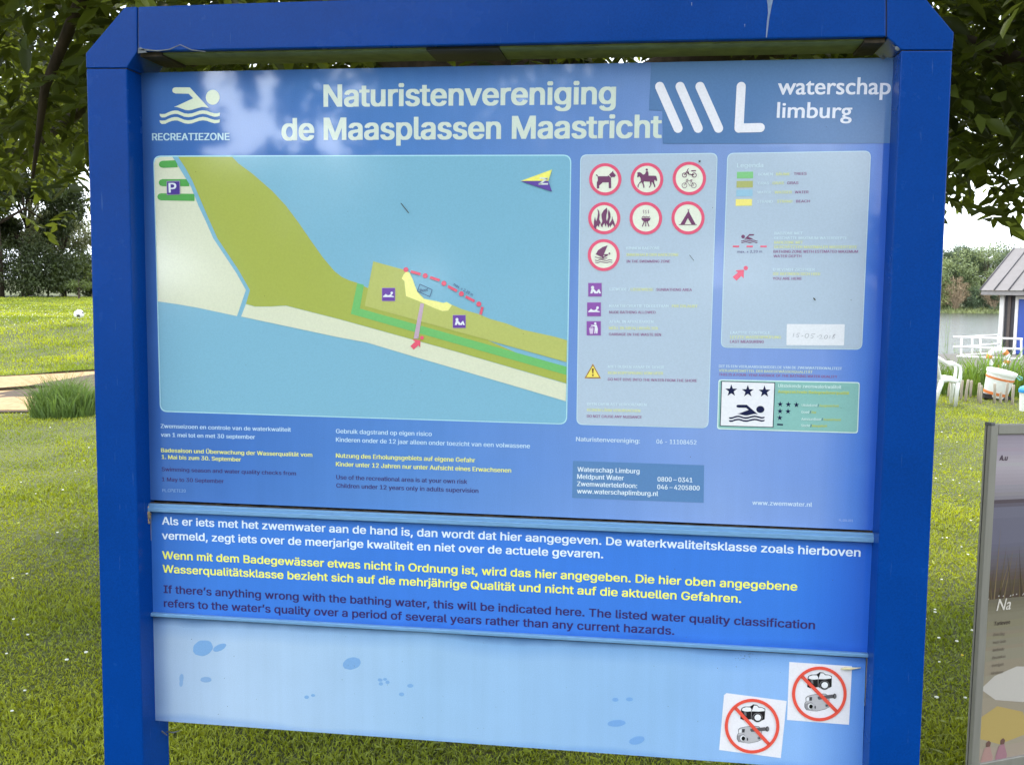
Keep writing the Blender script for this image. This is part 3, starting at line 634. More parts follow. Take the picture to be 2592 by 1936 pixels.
s.build('date_label', main, 'small white label with the handwritten date 15-05-2018')
# ---- quality sticker
s = Sheet(2); NAVY = (22, 28, 72)
s.rrect(Z1b, [(97, 843), (1982, 880), (1956, 1562), (78, 1506)], 38, (216, 236, 232)); s.rrect(Z1b, [(112, 858), (1968, 894), (1942, 1546), (94, 1490)], 30, (138, 188, 184), 1)
s.poly(Z1b, [(134, 863), (853, 884), (830, 1484), (114, 1464)], (30, 42, 66), 2); s.poly(Z1b, [(145, 873), (842, 893), (819, 1474), (126, 1455)], (236, 234, 242), 3)
for c in ((268, 992), (488, 1000), (710, 1005)): s.star(Z1b, c, 84, NAVY, 4)
sw2 = lambda x, y: Z1b(235+(x-282)*.3775, 1180+(y-347)*.298)
swimmer(s, sw2, NAVY, 4)
for c in ((920, 1172), (1028, 1176), (1136, 1182), (918, 1265), (1024, 1268), (914, 1354)): s.star(Z1b, c, 40, NAVY, 2)
s.poly(Z1b, [(880, 1432), (958, 1435), (957, 1456), (878, 1452)], NAVY, 2)
LW, LY = (214, 236, 236), (206, 212, 96)
for body, a, b, cp, c in [('Uitstekende zwemwaterkwaliteit', (893, 948), (1733, 967), 46, LW), ('Ausgezeichnete Badegewässerqualität', (890, 1022), (1840, 1043), 40, LY), ('Uitstekend', (1205, 1202), (1412, 1205), 34, LW), ('/', (1418, 1205), (1434, 1205), 34, NAVY), ('Ausgezeichnet', (1440, 1205), (1700, 1209), 30, LY),
    ('Goed', (1200, 1292), (1305, 1293), 34, LW), ('/', (1312, 1294), (1328, 1294), 34, NAVY), ('Gut', (1337, 1294), (1398, 1295), 30, LY), ('Aanvaardbaar', (1200, 1385), (1465, 1389), 34, LW), ('/', (1472, 1389), (1488, 1389), 34, NAVY), ('Ausreichend', (1495, 1390), (1725, 1394), 30, LY), ('Slecht', (1197, 1472), (1315, 1474), 34, LW), ('/', (1322, 1474), (1338, 1474), 34, NAVY), ('Mangelhaft', (1345, 1474), (1545, 1477), 30, LY)]:
    s.text(Z1b, body, a, b, cp, c, bold=.9, dl=3)
s.build('quality_sticker', main, 'teal sticker with three dark stars and a swimmer in a white square')
# ---- captions on the main panel
s = Sheet(1)
for body, a, b, c in [('DIT IS EEN VIERJAARSGEMIDDELDE VAN DE ZWEMWATERKWALITEIT', (103, 683), (1743, 717), (206, 226, 240)), ('VIERJAHRESMITTEL DER BADEGEWÄSSERQUALITÄT', (103, 741), (1352, 763), (214, 222, 170)), ('THIS IS A FOUR-YEAR AVERAGE OF THE BATHING WATER QUALITY', (103, 795), (1682, 826), PPU)]:
    s.text(Z1b, body, a, b, 35, c, bold=.9)
Za, Zc, Zd = Z(380, 1040, 5.027), Z(820, 1060, 3.687), Z(1420, 1080, 2.765)
LB = (196, 222, 244); DP2 = (66, 52, 110)
for body, a, b, c in [('Zwemseizoen en controle van de waterkwaliteit', (135, 215), (1793, 262), LB), ('van 1 mei tot en met 30 september', (138, 325), (1337, 356), LB), ('Badesaison und Überwachung der Wasserqualität vom', (140, 522), (2065, 582), YEL), ('1. Mai bis zum 30. September', (148, 607), (1158, 641), YEL),
    ('Swimming season and water quality checks from', (148, 763), (1858, 818), DP2), ('1 May to 30 September', (152, 891), (938, 917), DP2), ('PL.CP\\ETE20', (157, 1027), (455, 1034), (132, 166, 214))]:
    s.text(Za, body, a, b, 51 if c != (132, 166, 214) else 40, c, bold=.9)
for body, a, b, c in [('Gebruik dagstrand op eigen risico', (112, 133), (1007, 160), LB), ('Kinderen onder de 12 jaar alleen onder toezicht van een volwassene', (112, 212), (1923, 273), LB), ('Nutzung des Erholungsgebiets auf eigene Gefahr', (112, 360), (1412, 405), YEL), ('Kinder unter 12 Jahren nur unter Aufsicht eines Erwachsenen', (112, 440), (1748, 500), YEL),
    ('Use of the recreational area is at your own risk', (115, 562), (1338, 605), DP2), ('Children under 12 years only in adults supervision', (115, 640), (1442, 690), DP2)]:
    s.text(Zc, body, a, b, 41, c, bold=.9)
for body, a, b in [('Naturistenvereniging:', (105, 100), (553, 114)), ('06 - 11108452', (667, 117), (948, 124)), ('www.zwemwater.nl', (1338, 544), (1757, 559))]:
    s.text(Zd, body, a, b, 31, (206, 224, 244), bold=.9)
s.text(Zd, 'PL.006.001', (1945, 660), (2043, 664), 16, (158, 180, 228), bold=.4)
s.build('caption_lettering', main)
s = Sheet(1); s.poly(Zd, [(84, 238), (1002, 268), (998, 531), (78, 496)], (92, 132, 184))
for body, a, b in [('Waterschap Limburg', (115, 312), (550, 326)), ('Meldpunt Water', (113, 362), (440, 373)), ('Zwemwatertelefoon:', (112, 413), (533, 428)), ('www.waterschaplimburg.nl', (112, 464), (680, 483)), ('0800 – 0341', (675, 381), (920, 388)), ('046 – 4205800', (673, 435), (970, 444))]:
    s.text(Zd, body, a, b, 33, (222, 234, 246), bold=.9, dl=1)
s.build('contact_box', main, 'darker blue box with telephone numbers')
# ---- middle panel writing
Ze, Zf_ = Z(350, 1240, 2.458), Z(1200, 1300, 2.127)
s = Sheet(1); I2 = I
for body, a, b, c in [('Als er iets met het zwemwater aan de hand is, dan wordt dat hier aangegeven. De waterkwaliteitsklasse zoals hierboven', (148, 213), (2080, 230), (226, 238, 252)), ('vermeld, zegt iets over de meerjarige kwaliteit en niet over de actuele gevaren.', (148, 304), (695, 238), (226, 238, 252)),
    ('Wenn mit dem Badegewässer etwas nicht in Ordnung ist, wird das hier angegeben. Die hier oben angegebene', (150, 426), (1740, 413), (248, 246, 110)), ('Wasserqualitätsklasse bezieht sich auf die mehrjährige Qualität und nicht auf die aktuellen Gefahren.', (152, 511), (1438, 478), (248, 246, 110)),
    ('If there’s anything wrong with the bathing water, this will be indicated here. The listed water quality classification', (158, 638), (1835, 620), (58, 44, 104)), ('refers to the water’s quality over a period of several years rather than any current hazards.', (160, 725), (1078, 650), (58, 44, 104))]:
    s.text(I2, body, Ze(*a), Zf_(*b), 19.6, c, bold=1.0)
s.build('notice_lettering', mid)
# ---- lower panel: smudges and the two camera stickers
Zg, Zh = Z(320, 1540, 2.257), Z(1300, 1540, 2.011); SM = (126, 168, 218); SM2 = (120, 164, 220)
_bl = [0]
def blob(zf, c, a, b, th, col, n=24):
    s = Sheet(1); _bl[0] += 1; jr = random.Random(_bl[0]); jj = [1+jr.uniform(-.035, .035) for _ in range(n)]; s.poly(zf, [(c[0]+jj[int(t*n/6.2833+.5) % n]*(a*math.cos(t)*math.cos(th)-b*math.sin(t)*math.sin(th)), c[1]+jj[int(t*n/6.2833+.5) % n]*(a*math.cos(t)*math.sin(th)+b*math.sin(t)*math.cos(th))) for t in [2*math.pi*k/n for k in range(n)]], col, .02*_bl[0]); s.build('washed_spot', low)
for c, a, b, th in [((437, 224), 58, 44, -.3), ((533, 221), 40, 18, -.45), ((1288, 312), 52, 34, -.25), ((1450, 406), 14, 9, .2), ((1454, 428), 12, 10, 0), ((1478, 402), 11, 8, 0), ((1492, 419), 12, 10, 0), ((1622, 439), 18, 11, 0), ((1572, 488), 15, 11, 0), ((1030, 504), 13, 10, 0), ((1067, 494), 12, 8, 0)]: blob(Zg, c, a, b, th, SM)
for c, a, b, th in [((315, 395), 12, 24, .1), ((313, 425), 10, 20, .1), ((455, 404), 32, 16, 0)]: blob(Zg, c, a, b, th, (136, 170, 214))
for c, a, b, th in [((518, 462), 16, 10, 0), ((590, 460), 18, 10, 0), ((524, 582), 46, 17, -.08), ((628, 669), 40, 20, -.25)]: blob(Zh, c, a, b, th, SM2)
Zs = Z(1800, 1640, 5.53)
def camera_sticker(q, ox, oy, lab, rot=0):
    s = Sheet(1); s.poly(Zs, q, (236, 232, 240)); st = s.build('sticker', low, lab)
    cr, sr = math.cos(rot), math.sin(rot)
    # drawing is laid out on the upper sticker and moved to the other
    T = lambda x, y: Zs(1512+ox+(x-1512)*cr-(y-630)*sr, 630+oy+(x-1512)*sr+(y-630)*cr)
    BK, GY, G2, G3, WH = (34, 30, 36), (188, 184, 190), (112, 108, 114), (150, 146, 152), (236, 234, 240)
    s = Sheet(2)
    s.poly(T, [(1348, 420), (1360, 385), (1400, 366), (1475, 362), (1500, 345), (1520, 330), (1570, 336), (1600, 362), (1640, 366), (1690, 385), (1685, 535), (1600, 575), (1540, 560), (1500, 540), (1390, 555), (1345, 540), (1345, 490), (1365, 480)], BK)
    s.poly(T, [(1362, 420), (1370, 390), (1420, 372), (1478, 374), (1495, 395), (1500, 428), (1440, 434), (1400, 432)], WH, 1)
    s.poly(T, [(1500, 428), (1530, 345), (1570, 345), (1595, 372), (1640, 372), (1680, 392), (1682, 418), (1600, 428)], WH, 1)
    s.poly(T, [(1390, 440), (1425, 436), (1430, 500), (1400, 478)], G2, 1)
    s.disc(T, (1585, 512), 70, G2, 1, 66); s.disc(T, (1585, 512), 60, BK, 2, 57); s.disc(T, (1588, 510), 46, WH, 3, 44)
    s.line(T, [(1497, 400), (1497, 535)], 6, G3, 2)
    s.poly(T, [(1320, 690), (1345, 665), (1420, 645), (1520, 632), (1600, 632), (1640, 660), (1655, 700), (1652, 820), (1600, 850), (1480, 878), (1430, 875), (1330, 860), (1306, 820), (1306, 770), (1325, 740)], (60, 58, 64), 0)
    s.poly(T, [(1326, 692), (1348, 670), (1420, 650), (1520, 637), (1598, 637), (1636, 664), (1650, 702), (1647, 816), (1598, 844), (1480, 872), (1432, 870), (1334, 854), (1312, 816), (1312, 772), (1330, 742)], GY, 1)
    s.poly(T, [(1312, 775), (1400, 745), (1424, 770), (1420, 850), (1335, 852), (1312, 818)], G3, 2)
    s.poly(T, [(1335, 688), (1370, 680), (1368, 728), (1330, 732)], WH, 2); s.poly(T, [(1375, 678), (1414, 676), (1410, 726), (1374, 728)], (70, 68, 74), 2)
    s.disc(T, (1390, 805), 38, WH, 3, 40); s.disc(T, (1396, 808), 26, (20, 18, 24), 4, 30)
    s.disc(T, (1615, 795), 24, G3, 2); s.disc(T, (1617, 796), 13, (70, 68, 74), 3)
    s.poly(T, [(1490, 672), (1560, 660), (1700, 640), (1712, 690), (1570, 706), (1505, 715), (1490, 695)], (96, 92, 98), 2)
    s.disc(T, (1727, 664), 26, (60, 58, 62), 3, 36)
    s.disc(T, (1735, 664), 18, G2, 4, 30)
    s.disc(T, (1454, 818), 9, (60, 58, 64), 3, 22)
    s.build('camera_drawing', st)
    s = Sheet(7); s.ring(T, (1512, 630), 382, 44, (232, 86, 72), 0, 60); s.line(T, [(1270, 385), (1755, 875)], 50, (232, 86, 72))
    s.build('red_prohibition_ring', st)
camera_sticker([(1095, 190), (1972, 250), (1930, 1068), (1062, 1000)], 0, 0, 'upper white sticker with crossed-out camera and camcorder')
camera_sticker([(215, 625), (1058, 735), (975, 1533), (112, 1420), (180, 655)], -940, 450, 'lower white sticker with crossed-out camera and camcorder', .035)
# specks of dirt on the prints
mb = MB()
for i in range(130):
    px, py = random.uniform(400, 2160), random.uniform(200, 1830)
    if random.random() < .35: py = random.uniform(1560, 1850)
    if i < 26: px, py = random.gauss(1886, 16), random.gauss(1660, 5)
    p = on_board(px, py); r_ = random.uniform(.0003, .0008)
    mb.add([(p[0]+r_*math.cos(t)*random.uniform(.6, 1.4), -.0052, p[1]+r_*1.3*math.sin(t)) for t in [k*1.2566 for k in range(5)]], [[0, 1, 2, 3, 4]])
for (a, b, wd) in [((1016, 515), (1036, 540), 2.2), ((2058, 754), (2063, 760), 3), ((1768, 410), (1773, 409), 4), ((1745, 646), (1756, 660), 1.2)]:
    A, B = Vector(on_board(*a)), Vector(on_board(*b)); d = (B-A).normalized(); nn = Vector((-d.y, d.x))*wd*.0004
    mb.add([(A+nn).to_3d().xzy if False else ((A+nn).x, -.0053, (A+nn).y), ((B+nn).x, -.0053, (B+nn).y), ((B-nn).x, -.0053, (B-nn).y), ((A-nn).x, -.0053, (A-nn).y)], [[0, 1, 2, 3]])
mb.build('dirt_specks', [M_DIRT], main, fix=False)
# straw caught on the upper sticker
mb = MB(); mb.tube([at_y(*Zs(x, y), -.006) for x, y in [(1810, 290), (1870, 283), (1960, 285), (2030, 278), (2095, 272)]], [.0008, .0032, .003, .0016, .0012], 6)
st_o = mb.build('straw', [mat('dry_straw', (222, 208, 168), rough=.8, var=.2, scale=60)])
tag(st_o, 'short dry straw stuck across the corner of the upper white camera sticker', 'straw')
# ------------------------------------------------------------------ ground, path, water
def ss(a, b, x):
    t = np.clip((x-a)/(b-a), 0, 1); return t*t*(3-2*t)
LAKE_Z, FAR_Y = -2.87, 186.0
def height(x, y):
    x = np.asarray(x, float); y = np.asarray(y, float)
    h = (.64*ss(14.9, 22.5, y)+.07*ss(22.5, 42, y))*ss(-2, -8, x)
    ys = 14.3+np.where(x < 1, (1-x)*2.2, 0)
    m = ss(0, 5.5, y-ys)*(1-ss(-1.5, 6, y-FAR_Y))
    h = h*(1-m)-4.2*m
    far = ss(FAR_Y-40, FAR_Y, y)*ss(-60, -20, x-0*y)
    h = np.where(y > FAR_Y-2, np.maximum(h, 0)*0+(-4.2+1.9*ss(-1.5, 5, y-FAR_Y))*ss(-110, -60, x)+h*(1-ss(-110, -60, x)), h)
    h = h+.012*np.sin(x*1.7+y*.6)*np.sin(y*1.3-x*.4)*(ss(3, 6, np.hypot(x, y)))
    return h
def gz(x, y): return float(height(x, y))
def on_ground(px, py):
    d = ray(px, py); lo_, hi_ = .5, 400.
    t = .5
    while t < 400:
        p = CAM+d*t
        if p[2] <= gz(p[0], p[1]): break
        t += .05
    return CAM+d*t
gx = np.unique(np.concatenate((np.linspace(-40, 30, 141), np.linspace(-400, -40, 37), np.linspace(30, 400, 38))))
gy = np.unique(np.concatenate((np.linspace(-30, 60, 181), np.linspace(-500, -30, 20), np.linspace(60, 200, 71), np.linspace(200, 1200, 26))))
X, Y = np.meshgrid(gx, gy); V = np.stack((X.ravel(), Y.ravel(), height(X, Y).ravel()), 1)
nx = len(gx); ii = np.arange(len(gy)-1)[:, None]*nx+np.arange(nx-1)[None, :]; ii = ii.ravel()
M_GROUND = mat('lawn_soil', (78, 84, 30), rough=.95, rgb2=(48, 54, 18), scale=1.1, bump=.3, detail=9)
# a bare brown patch round the foot of the tree and a few worn spots
t = M_GROUND.node_tree; b = t.nodes['Principled BSDF']; old = b.inputs['Base Color'].links[0].from_socket
tcn = t.nodes.new('ShaderNodeTexCoord'); sub = t.nodes.new('ShaderNodeVectorMath'); sub.operation = 'DISTANCE'; sub.inputs[1].default_value = (-.36, 2.15, 0)
t.links.new(tcn.outputs['Object'], sub.inputs[0]); n2 = t.nodes.new('ShaderNodeTexNoise'); n2.inputs['Scale'].default_value = 5; n2.inputs['Detail'].default_value = 6; t.links.new(tcn.outputs['Object'], n2.inputs[0])
ad = t.nodes.new('ShaderNodeMath'); ad.operation = 'MULTIPLY_ADD'; ad.inputs[1].default_value = 1.2; t.links.new(n2.outputs[0], ad.inputs[0]); t.links.new(sub.outputs['Value'], ad.inputs[2])
rm = t.nodes.new('ShaderNodeMapRange'); rm.inputs['From Min'].default_value = 1.0; rm.inputs['From Max'].default_value = 1.5; t.links.new(ad.outputs[0], rm.inputs[0])
mxg = t.nodes.new('ShaderNodeMixRGB'); mxg.inputs[1].default_value = (*lin((92, 72, 50)), 1); t.links.new(rm.outputs[0], mxg.inputs[0]); t.links.new(old, mxg.inputs[2]); t.links.new(mxg.outputs[0], b.inputs['Base Color'])
g = link('ground', mesh_np('ground', V, quads=np.stack((ii, ii+1, ii+1+nx, ii+nx), 1)), M_GROUND, smooth=True); tag(g, kind='structure')
def strip_sheet(name, edge0, edge1, m, lift, n=60, x0=-60, x1=-2.5):
    xs = np.linspace(x0, x1, n); W = []
    for x in xs:
        for y in (edge0(x), edge1(x)): W.append((x, y, gz(x, y)+lift))
    i = np.arange(n-1)*2
    o = link(name, mesh_np(name, W, quads=np.stack((i, i+2, i+3, i+1), 1)), m); return tag(o, kind='structure')
_n0, _n1 = at_z(0, 1041, 0), at_z(222, 1038, 0); _f0, _f1 = at_z(0, 957, 0), at_z(222, 945, 0); _m0, _m1 = at_z(0, 994, 0), at_z(222, 984, 0)
def _ln(a, b): return lambda x: a[1]+(x-a[0])*(b[1]-a[1])/(b[0]-a[0])
n_l, f_l, m_l = _ln(_n0, _n1), _ln(_f0, _f1), _ln(_m0, _m1)
pe0 = lambda x: n_l(x)+.10*math.sin(x*1.9); pe1 = lambda x: f_l(x)+.06*math.sin(x*2.3+1)
_n0, _f0 = n_l, f_l
def edging(name, fy, hgt, wd, m):
    mb = MB(); xs = np.linspace(-40, -3, 150); prev = None
    for x in xs:
        y = fy(x)+.05*math.sin(x*3.3)+.03*math.sin(x*9); hh = hgt*(.75+.35*math.sin(x*4.1+1)*math.sin(x*1.3)); z = gz(x, y)
        cur = [(x, y, z-.02), (x, y+.02, z+hh), (x, y+wd, z+hh*.9), (x, y+wd+.05, z-.02)]
        if prev: mb.add(prev+cur, [[0, 4, 5, 1], [1, 5, 6, 2], [2, 6, 7, 3]])
        prev = cur
    tag(mb.build(name, [m]), kind='structure')
M_EDG = mat('dark_edging', (62, 46, 32), rough=.95, rgb2=(40, 36, 22), scale=6, bump=.4)
edging('path_edging', m_l, .085, .12, M_EDG); edging('path_edging', f_l, .075, .12, M_EDG)
strip_sheet('path_border', lambda x: pe0(x)-.12, lambda x: pe1(x)+.42, mat('dark_path_edge', (64, 48, 34), rough=.95, var=.4, scale=6, bump=.4), .018, 200)
strip_sheet('path', pe0, pe1, mat('sandy_gravel', (166, 138, 98), rough=.95, rgb2=(138, 108, 74), scale=14, bump=.4, detail=8), .026, 200)
# lake
M_WATER = mat('lake_water', (70, 74, 70), rough=.12, var=.05, scale=1.2, spec=.6)
tw = M_WATER.node_tree; bw = tw.nodes['Principled BSDF']
tcw = tw.nodes.new('ShaderNodeTexCoord'); mpw = tw.nodes.new('ShaderNodeMapping'); mpw.inputs['Scale'].default_value = (.8, 2.4, 1)
nw = tw.nodes.new('ShaderNodeTexNoise'); nw.inputs['Scale'].default_value = 1.6; nw.inputs['Detail'].default_value = 4
bu = tw.nodes.new('ShaderNodeBump'); bu.inputs['Strength'].default_value = .55; bu.inputs['Distance'].default_value = .25
tw.links.new(tcw.outputs['Object'], mpw.inputs[0]); tw.links.new(mpw.outputs[0], nw.inputs[0]); tw.links.new(nw.outputs[0], bu.inputs['Height']); tw.links.new(bu.outputs[0], bw.inputs['Normal'])
me = bpy.data.meshes.new('lake'); me.from_pydata([(-90, 15, LAKE_Z), (390, 15, LAKE_Z), (390, 192, LAKE_Z), (-90, 192, LAKE_Z)], [], [(0, 1, 2, 3)])
tag(link('lake', me, M_WATER), kind='structure')

# ------------------------------------------------------------------ grass
def blades(P, h, wd, lean, rng, bend=.35):
    """two-piece bent blades at points P (n,3)"""
    n = len(P); a = rng.uniform(0, 2*math.pi, n); la = rng.uniform(0, 2*math.pi, n); ln = lean*rng.uniform(.2, 1, n)*h
    side = np.stack((np.cos(a), np.sin(a), np.zeros(n)), 1)*(wd*.5)[:, None]; ld = np.stack((np.cos(la), np.sin(la), np.zeros(n)), 1)
    mid = P+ld*(ln*.35)[:, None]+np.array([0, 0, 1])*(h*.6)[:, None]; tip = P+ld*ln[:, None]+np.array([0, 0, 1])*(h*(1-.25*rng.uniform(0, 1, n)))[:, None]
    V = np.empty((n, 5, 3)); V[:, 0] = P-side; V[:, 1] = P+side; V[:, 2] = mid+side*.75; V[:, 3] = mid-side*.75; V[:, 4] = tip
    b = np.arange(n)*5
    return V.reshape(-1, 3), np.stack((b+3, b+2, b+4), 1), np.stack((b, b+1, b+2, b+3), 1)
M_GRASS = mat('grass_blades', (162, 170, 54), rough=.6, rgb2=(104, 122, 38), scale=.55, island=.38, transl=.35, detail=7)
def wedge(a0, a1, r0, r1, k, rng, p=1.):
    """points with density ~ k*(4/r)^(1+p) per square metre in a wedge seen from the camera"""
    n = int(k*R(a1-a0)*16*(math.log(r1/r0)))
    r = r0*(r1/r0)**rng.uniform(0, 1, n); a = R(1)*rng.uniform(a0, a1, n)
    return np.stack((CAM[0]+r*np.sin(a), CAM[1]+r*np.cos(a)), 1), r
PV, PT, PQ = [], [], []; off = 0; hs = []
def add_grass(xy, r, hmin, hmax, w0, lean=.9, rng=RNG, keep=None):
    global off
    x, y = xy[:, 0], xy[:, 1]
    onp = (y > n_l(x)-.1) & (y < f_l(x)+.35) & (x < 2)
    bare = np.hypot(x+.36, y-2.15)+.2*np.sin(x*9)*np.sin(y*8) < .42
    ok = ~onp & ~bare if keep is None else keep(x, y)
    x, y, r = x[ok], y[ok], r[ok]; P = np.stack((x, y, height(x, y)-.004), 1); n = len(x)
    patch = .75+.5*np.sin(x*2.1+np.sin(y*1.7)*1.5)*np.sin(y*1.9+1)
    h = rng.uniform(hmin, hmax, n)*patch.clip(.55, 1.3); wd = w0*(1+r/9)*rng.uniform(.7, 1.3, n)
    v, t_, q = blades(P, h, wd, lean, rng); PV.append(v); PT.append(t_+off); PQ.append(q+off); off += len(v)
for a0, a1, r0, r1, k in ((-42, -25, 2.6, 16, 14000), (-25, 11, 2.7, 6.5, 9000), (11, 26, 2.6, 17.5, 14000)):
    xy, r = wedge(a0, a1, r0, r1, k, RNG); add_grass(xy, r, .018, .043, .0042, 1.3)
xy, r = wedge(-42, -25, 16, 60, 14000, RNG); add_grass(xy, r, .03, .085, .006)
for a0, a1, r0, r1 in ((-40, -26, 2.7, 9), (-22, 10, 2.8, 5), (12, 24, 2.7, 9)):           # broad clover and plantain leaves lying in the lawn
    xy, r = wedge(a0, a1, r0, r1, 420, RNG); add_grass(xy, r, .016, .034, .016, 2.6)
xy, r = wedge(-25, 12, 6.5, 17, 2500, RNG); add_grass(xy, r, .03, .06, .006)
# longer tufts in the lawn and along the path edge
go = link('grass', mesh_np('grass', np.concatenate(PV), np.concatenate(PT), np.concatenate(PQ)), M_GRASS); tag(go, 'short rough green lawn grass', 'grass', kind='stuff')
# clover and daisy heads scattered in the lawn
MBf = MB()
fl = []
for a0, a1, r0, r1, n in ((-38, -28, 2.9, 6, 16), (11, 22, 4.2, 9, 95), (12, 22, 9, 14, 60), (-38, -28, 27, 42, 420), (-38, -28, 12, 14, 14), (-20, 8, 3, 5, 10), (-38, -28, 6, 11, 16)):
    for _ in range(n):
        r = r0*(r1/r0)**random.random(); a = R(random.uniform(a0, a1)); fl.append((CAM[0]+r*math.sin(a), CAM[1]+r*math.cos(a), r))
for (x, y, r) in fl:
    if y > n_l(x)-.2 and y < f_l(x)+.5 and x < 2: continue
    z = gz(x, y)+random.uniform(.035, .055); q = random.uniform(.006, .010)*(1.5 if r > 20 else 1)
    bm = bmesh.new(); bmesh.ops.create_icosphere(bm, subdivisions=1, radius=q)
    for v in bm.verts: v.co.z *= .5
    MBf.bm(bm, 0 if random.random() > .04 else 1, Matrix.Translation((x, y, z)))
o = MBf.build('lawn_flowers', [mat('white_petals', (236, 236, 230), rough=.8, var=.05), mat('yellow_petals', (236, 200, 50), rough=.7)], fix=False); tag(o, 'scattered white clover and daisy heads in the lawn', 'flowers', kind='stuff')

def tuft(name, lab, px, py, n, rad, h0, h1, wd, m, lean=.7, cat='grass clump', group=None):
    p = on_ground(px, py); rng = np.random.default_rng(int(px*7+py))
    a = rng.uniform(0, 6.283, n); r = rad*np.sqrt(rng.uniform(0, 1, n)); x = p[0]+r*np.cos(a); y = p[1]+r*np.sin(a)
    P = np.stack((x, y, height(x, y)-.01), 1); h = rng.uniform(h0, h1, n)*(1.1-.5*(r/rad)**2)
    v, t_, q = blades(P, h, wd*rng.uniform(.6, 1.3, n), lean, rng)
    o = link(name, mesh_np(name, v-np.array(p), t_, q), m); o.location = p; return tag(o, lab, cat, group)
M_TUFT = mat('long_grass', (112, 138, 70), rough=.6, rgb2=(74, 98, 46), scale=2, island=.35, transl=.3)
tuft('grass_clump', 'knee-high clump of long green grass at the near edge of the sandy path', 165, 1052, 1500, .40, .22, .66, .012, M_TUFT, .9)
# reeds and nettles on the bank at the right
M_REED = mat('bank_plants', (124, 150, 64), rough=.6, rgb2=(78, 110, 46), scale=1.4, island=.4, transl=.35)
rng = np.random.default_rng(5); n = 15000
x = rng.uniform(1.0, 9.5, n); y = 14.5+rng.uniform(0, 2.9, n)**1.1
P = np.stack((x, y, height(x, y)-.02), 1); hh = rng.uniform(.4, 1.1, n)*(.72+.35*np.sin(x*2.3+1.1)*np.sin(x*.9+y))
bq = on_ground(2517, 1010); P[:, 1] += np.where(np.hypot(P[:, 0]-bq[0], P[:, 1]-bq[1]) < .5, .9, 0); P[:, 2] = height(P[:, 0], P[:, 1])-.02
v, t_, q = blades(P, np.clip(hh, .15, 1.2), rng.uniform(.012, .034, n), .6, rng)
o = link('bank_plants', mesh_np('bank_plants', v, t_, q), M_REED); tag(o, 'dense green bank plants and reeds along the lake edge', 'bank plants', kind='stuff')
def tall_weed(px, py_base, py_top, lab, seed):
    p = on_ground(px, py_base); d = np.hypot(*(p-CAM)[:2]); hgt = (py_base-py_top)/FPX*d; rnd = random.Random(seed); mb = MB(); ml = MB()
    for s_ in range(4):
        lx, ly = rnd.uniform(-.25, .35), rnd.uniform(-.2, .2); hg = hgt*rnd.uniform(.72, 1.0)
        pts = [(lx*.2*k*k+lx*.2, ly*.2*k*k, hg*k) for k in (0, .25, .5, .75, 1)]
        mb.tube(pts, [.012, .010, .008, .006, .002], 5)
        for j in range(46):
            k = rnd.uniform(.2, 1); b = Vector((lx*.2*k*k+lx*.2, ly*.2*k*k, hg*k)); a = rnd.uniform(0, 6.28); ln = rnd.uniform(.10, .20)*(1.25-.6*k)
            dr = Vector((math.cos(a), math.sin(a), rnd.uniform(.1, .8))).normalized(); sd_ = dr.cross(Vector((0, 0, 1))).normalized()*ln*.10
            ml.add([b, b+dr*ln*.5+sd_, b+dr*ln+Vector((0, 0, -.03)), b+dr*ln*.5-sd_], [[0, 1, 2, 3]])
    e = empty('tall_weed', p, lab, 'weed', 'tall weeds by the lake'); mb.build('stem', [M_REED], e, keep=False); ml.build('foliage', [M_REED], e, fix=False, keep=False)
tall_weed(2388, 1000, 795, 'tallest pale green willowy weed, beside the blue post above the white chair', 3)
tall_weed(2412, 1000, 850, 'lower leafy weed right of the tallest one, in front of the white railing end', 4)

# ------------------------------------------------------------------ trees
def leaf_cloud(C, Rr, n, size, rng, flat=.0, droop=.25):
    """n folded leaf faces scattered through clumps: centres C (k,3), radii Rr (k,)"""
    k = rng.integers(0, len(C), n); d = rng.normal(0, 1, (n, 3)); d /= np.linalg.norm(d, axis=1)[:, None]
    P = C[k]+d*(Rr[k]*rng.uniform(.25, 1, n)**.6)[:, None]*np.array([1, 1, .8])
    return leaf_faces(P, size*rng.uniform(.65, 1.35, n), rng, droop)
def leaf_faces(P, ln, rng, droop=.25, dirs=None, wk=.42):
    n = len(P)
    if dirs is None:
        dirs = rng.normal(0, 1, (n, 3)); dirs[:, 2] -= droop; dirs /= np.linalg.norm(dirs, axis=1)[:, None]
    up = rng.normal(0, .55, (n, 3)); up[:, 2] += 1
    side = np.cross(dirs, up); side /= np.linalg.norm(side, axis=1)[:, None]+1e-9; nrm = np.cross(side, dirs)
    s = (ln*wk*.5)[:, None]; l1 = ln[:, None]
    V = np.empty((n, 6, 3)); V[:, 0] = P; V[:, 1] = P+dirs*l1*.38+side*s+nrm*s*.35; V[:, 2] = P+dirs*l1*.75+side*s*.62+nrm*s*.2
    V[:, 3] = P+dirs*l1-nrm*l1*.06; V[:, 4] = P+dirs*l1*.75-side*s*.62+nrm*s*.2; V[:, 5] = P+dirs*l1*.38-side*s+nrm*s*.35
    b = np.arange(n)*6
    return V.reshape(-1, 3), np.stack((b, b+1, b+2, b+3), 1), np.stack((b, b+3, b+4, b+5), 1)
M_BARK = mat('bark', (92, 76, 60), rough=.95, var=.4, scale=9, bump=.6, stretch=(3, 3, .6))
M_BARK2 = mat('dark_bark', (66, 54, 44), rough=.95, var=.4, scale=9, bump=.6, stretch=(3, 3, .6))
def foliage_mat(name, rgb, rgb2, scale=.7, tr=.3, isl=.3): return mat(name, rgb, rough=.5, rgb2=rgb2, scale=scale, island=isl, transl=tr, detail=6)
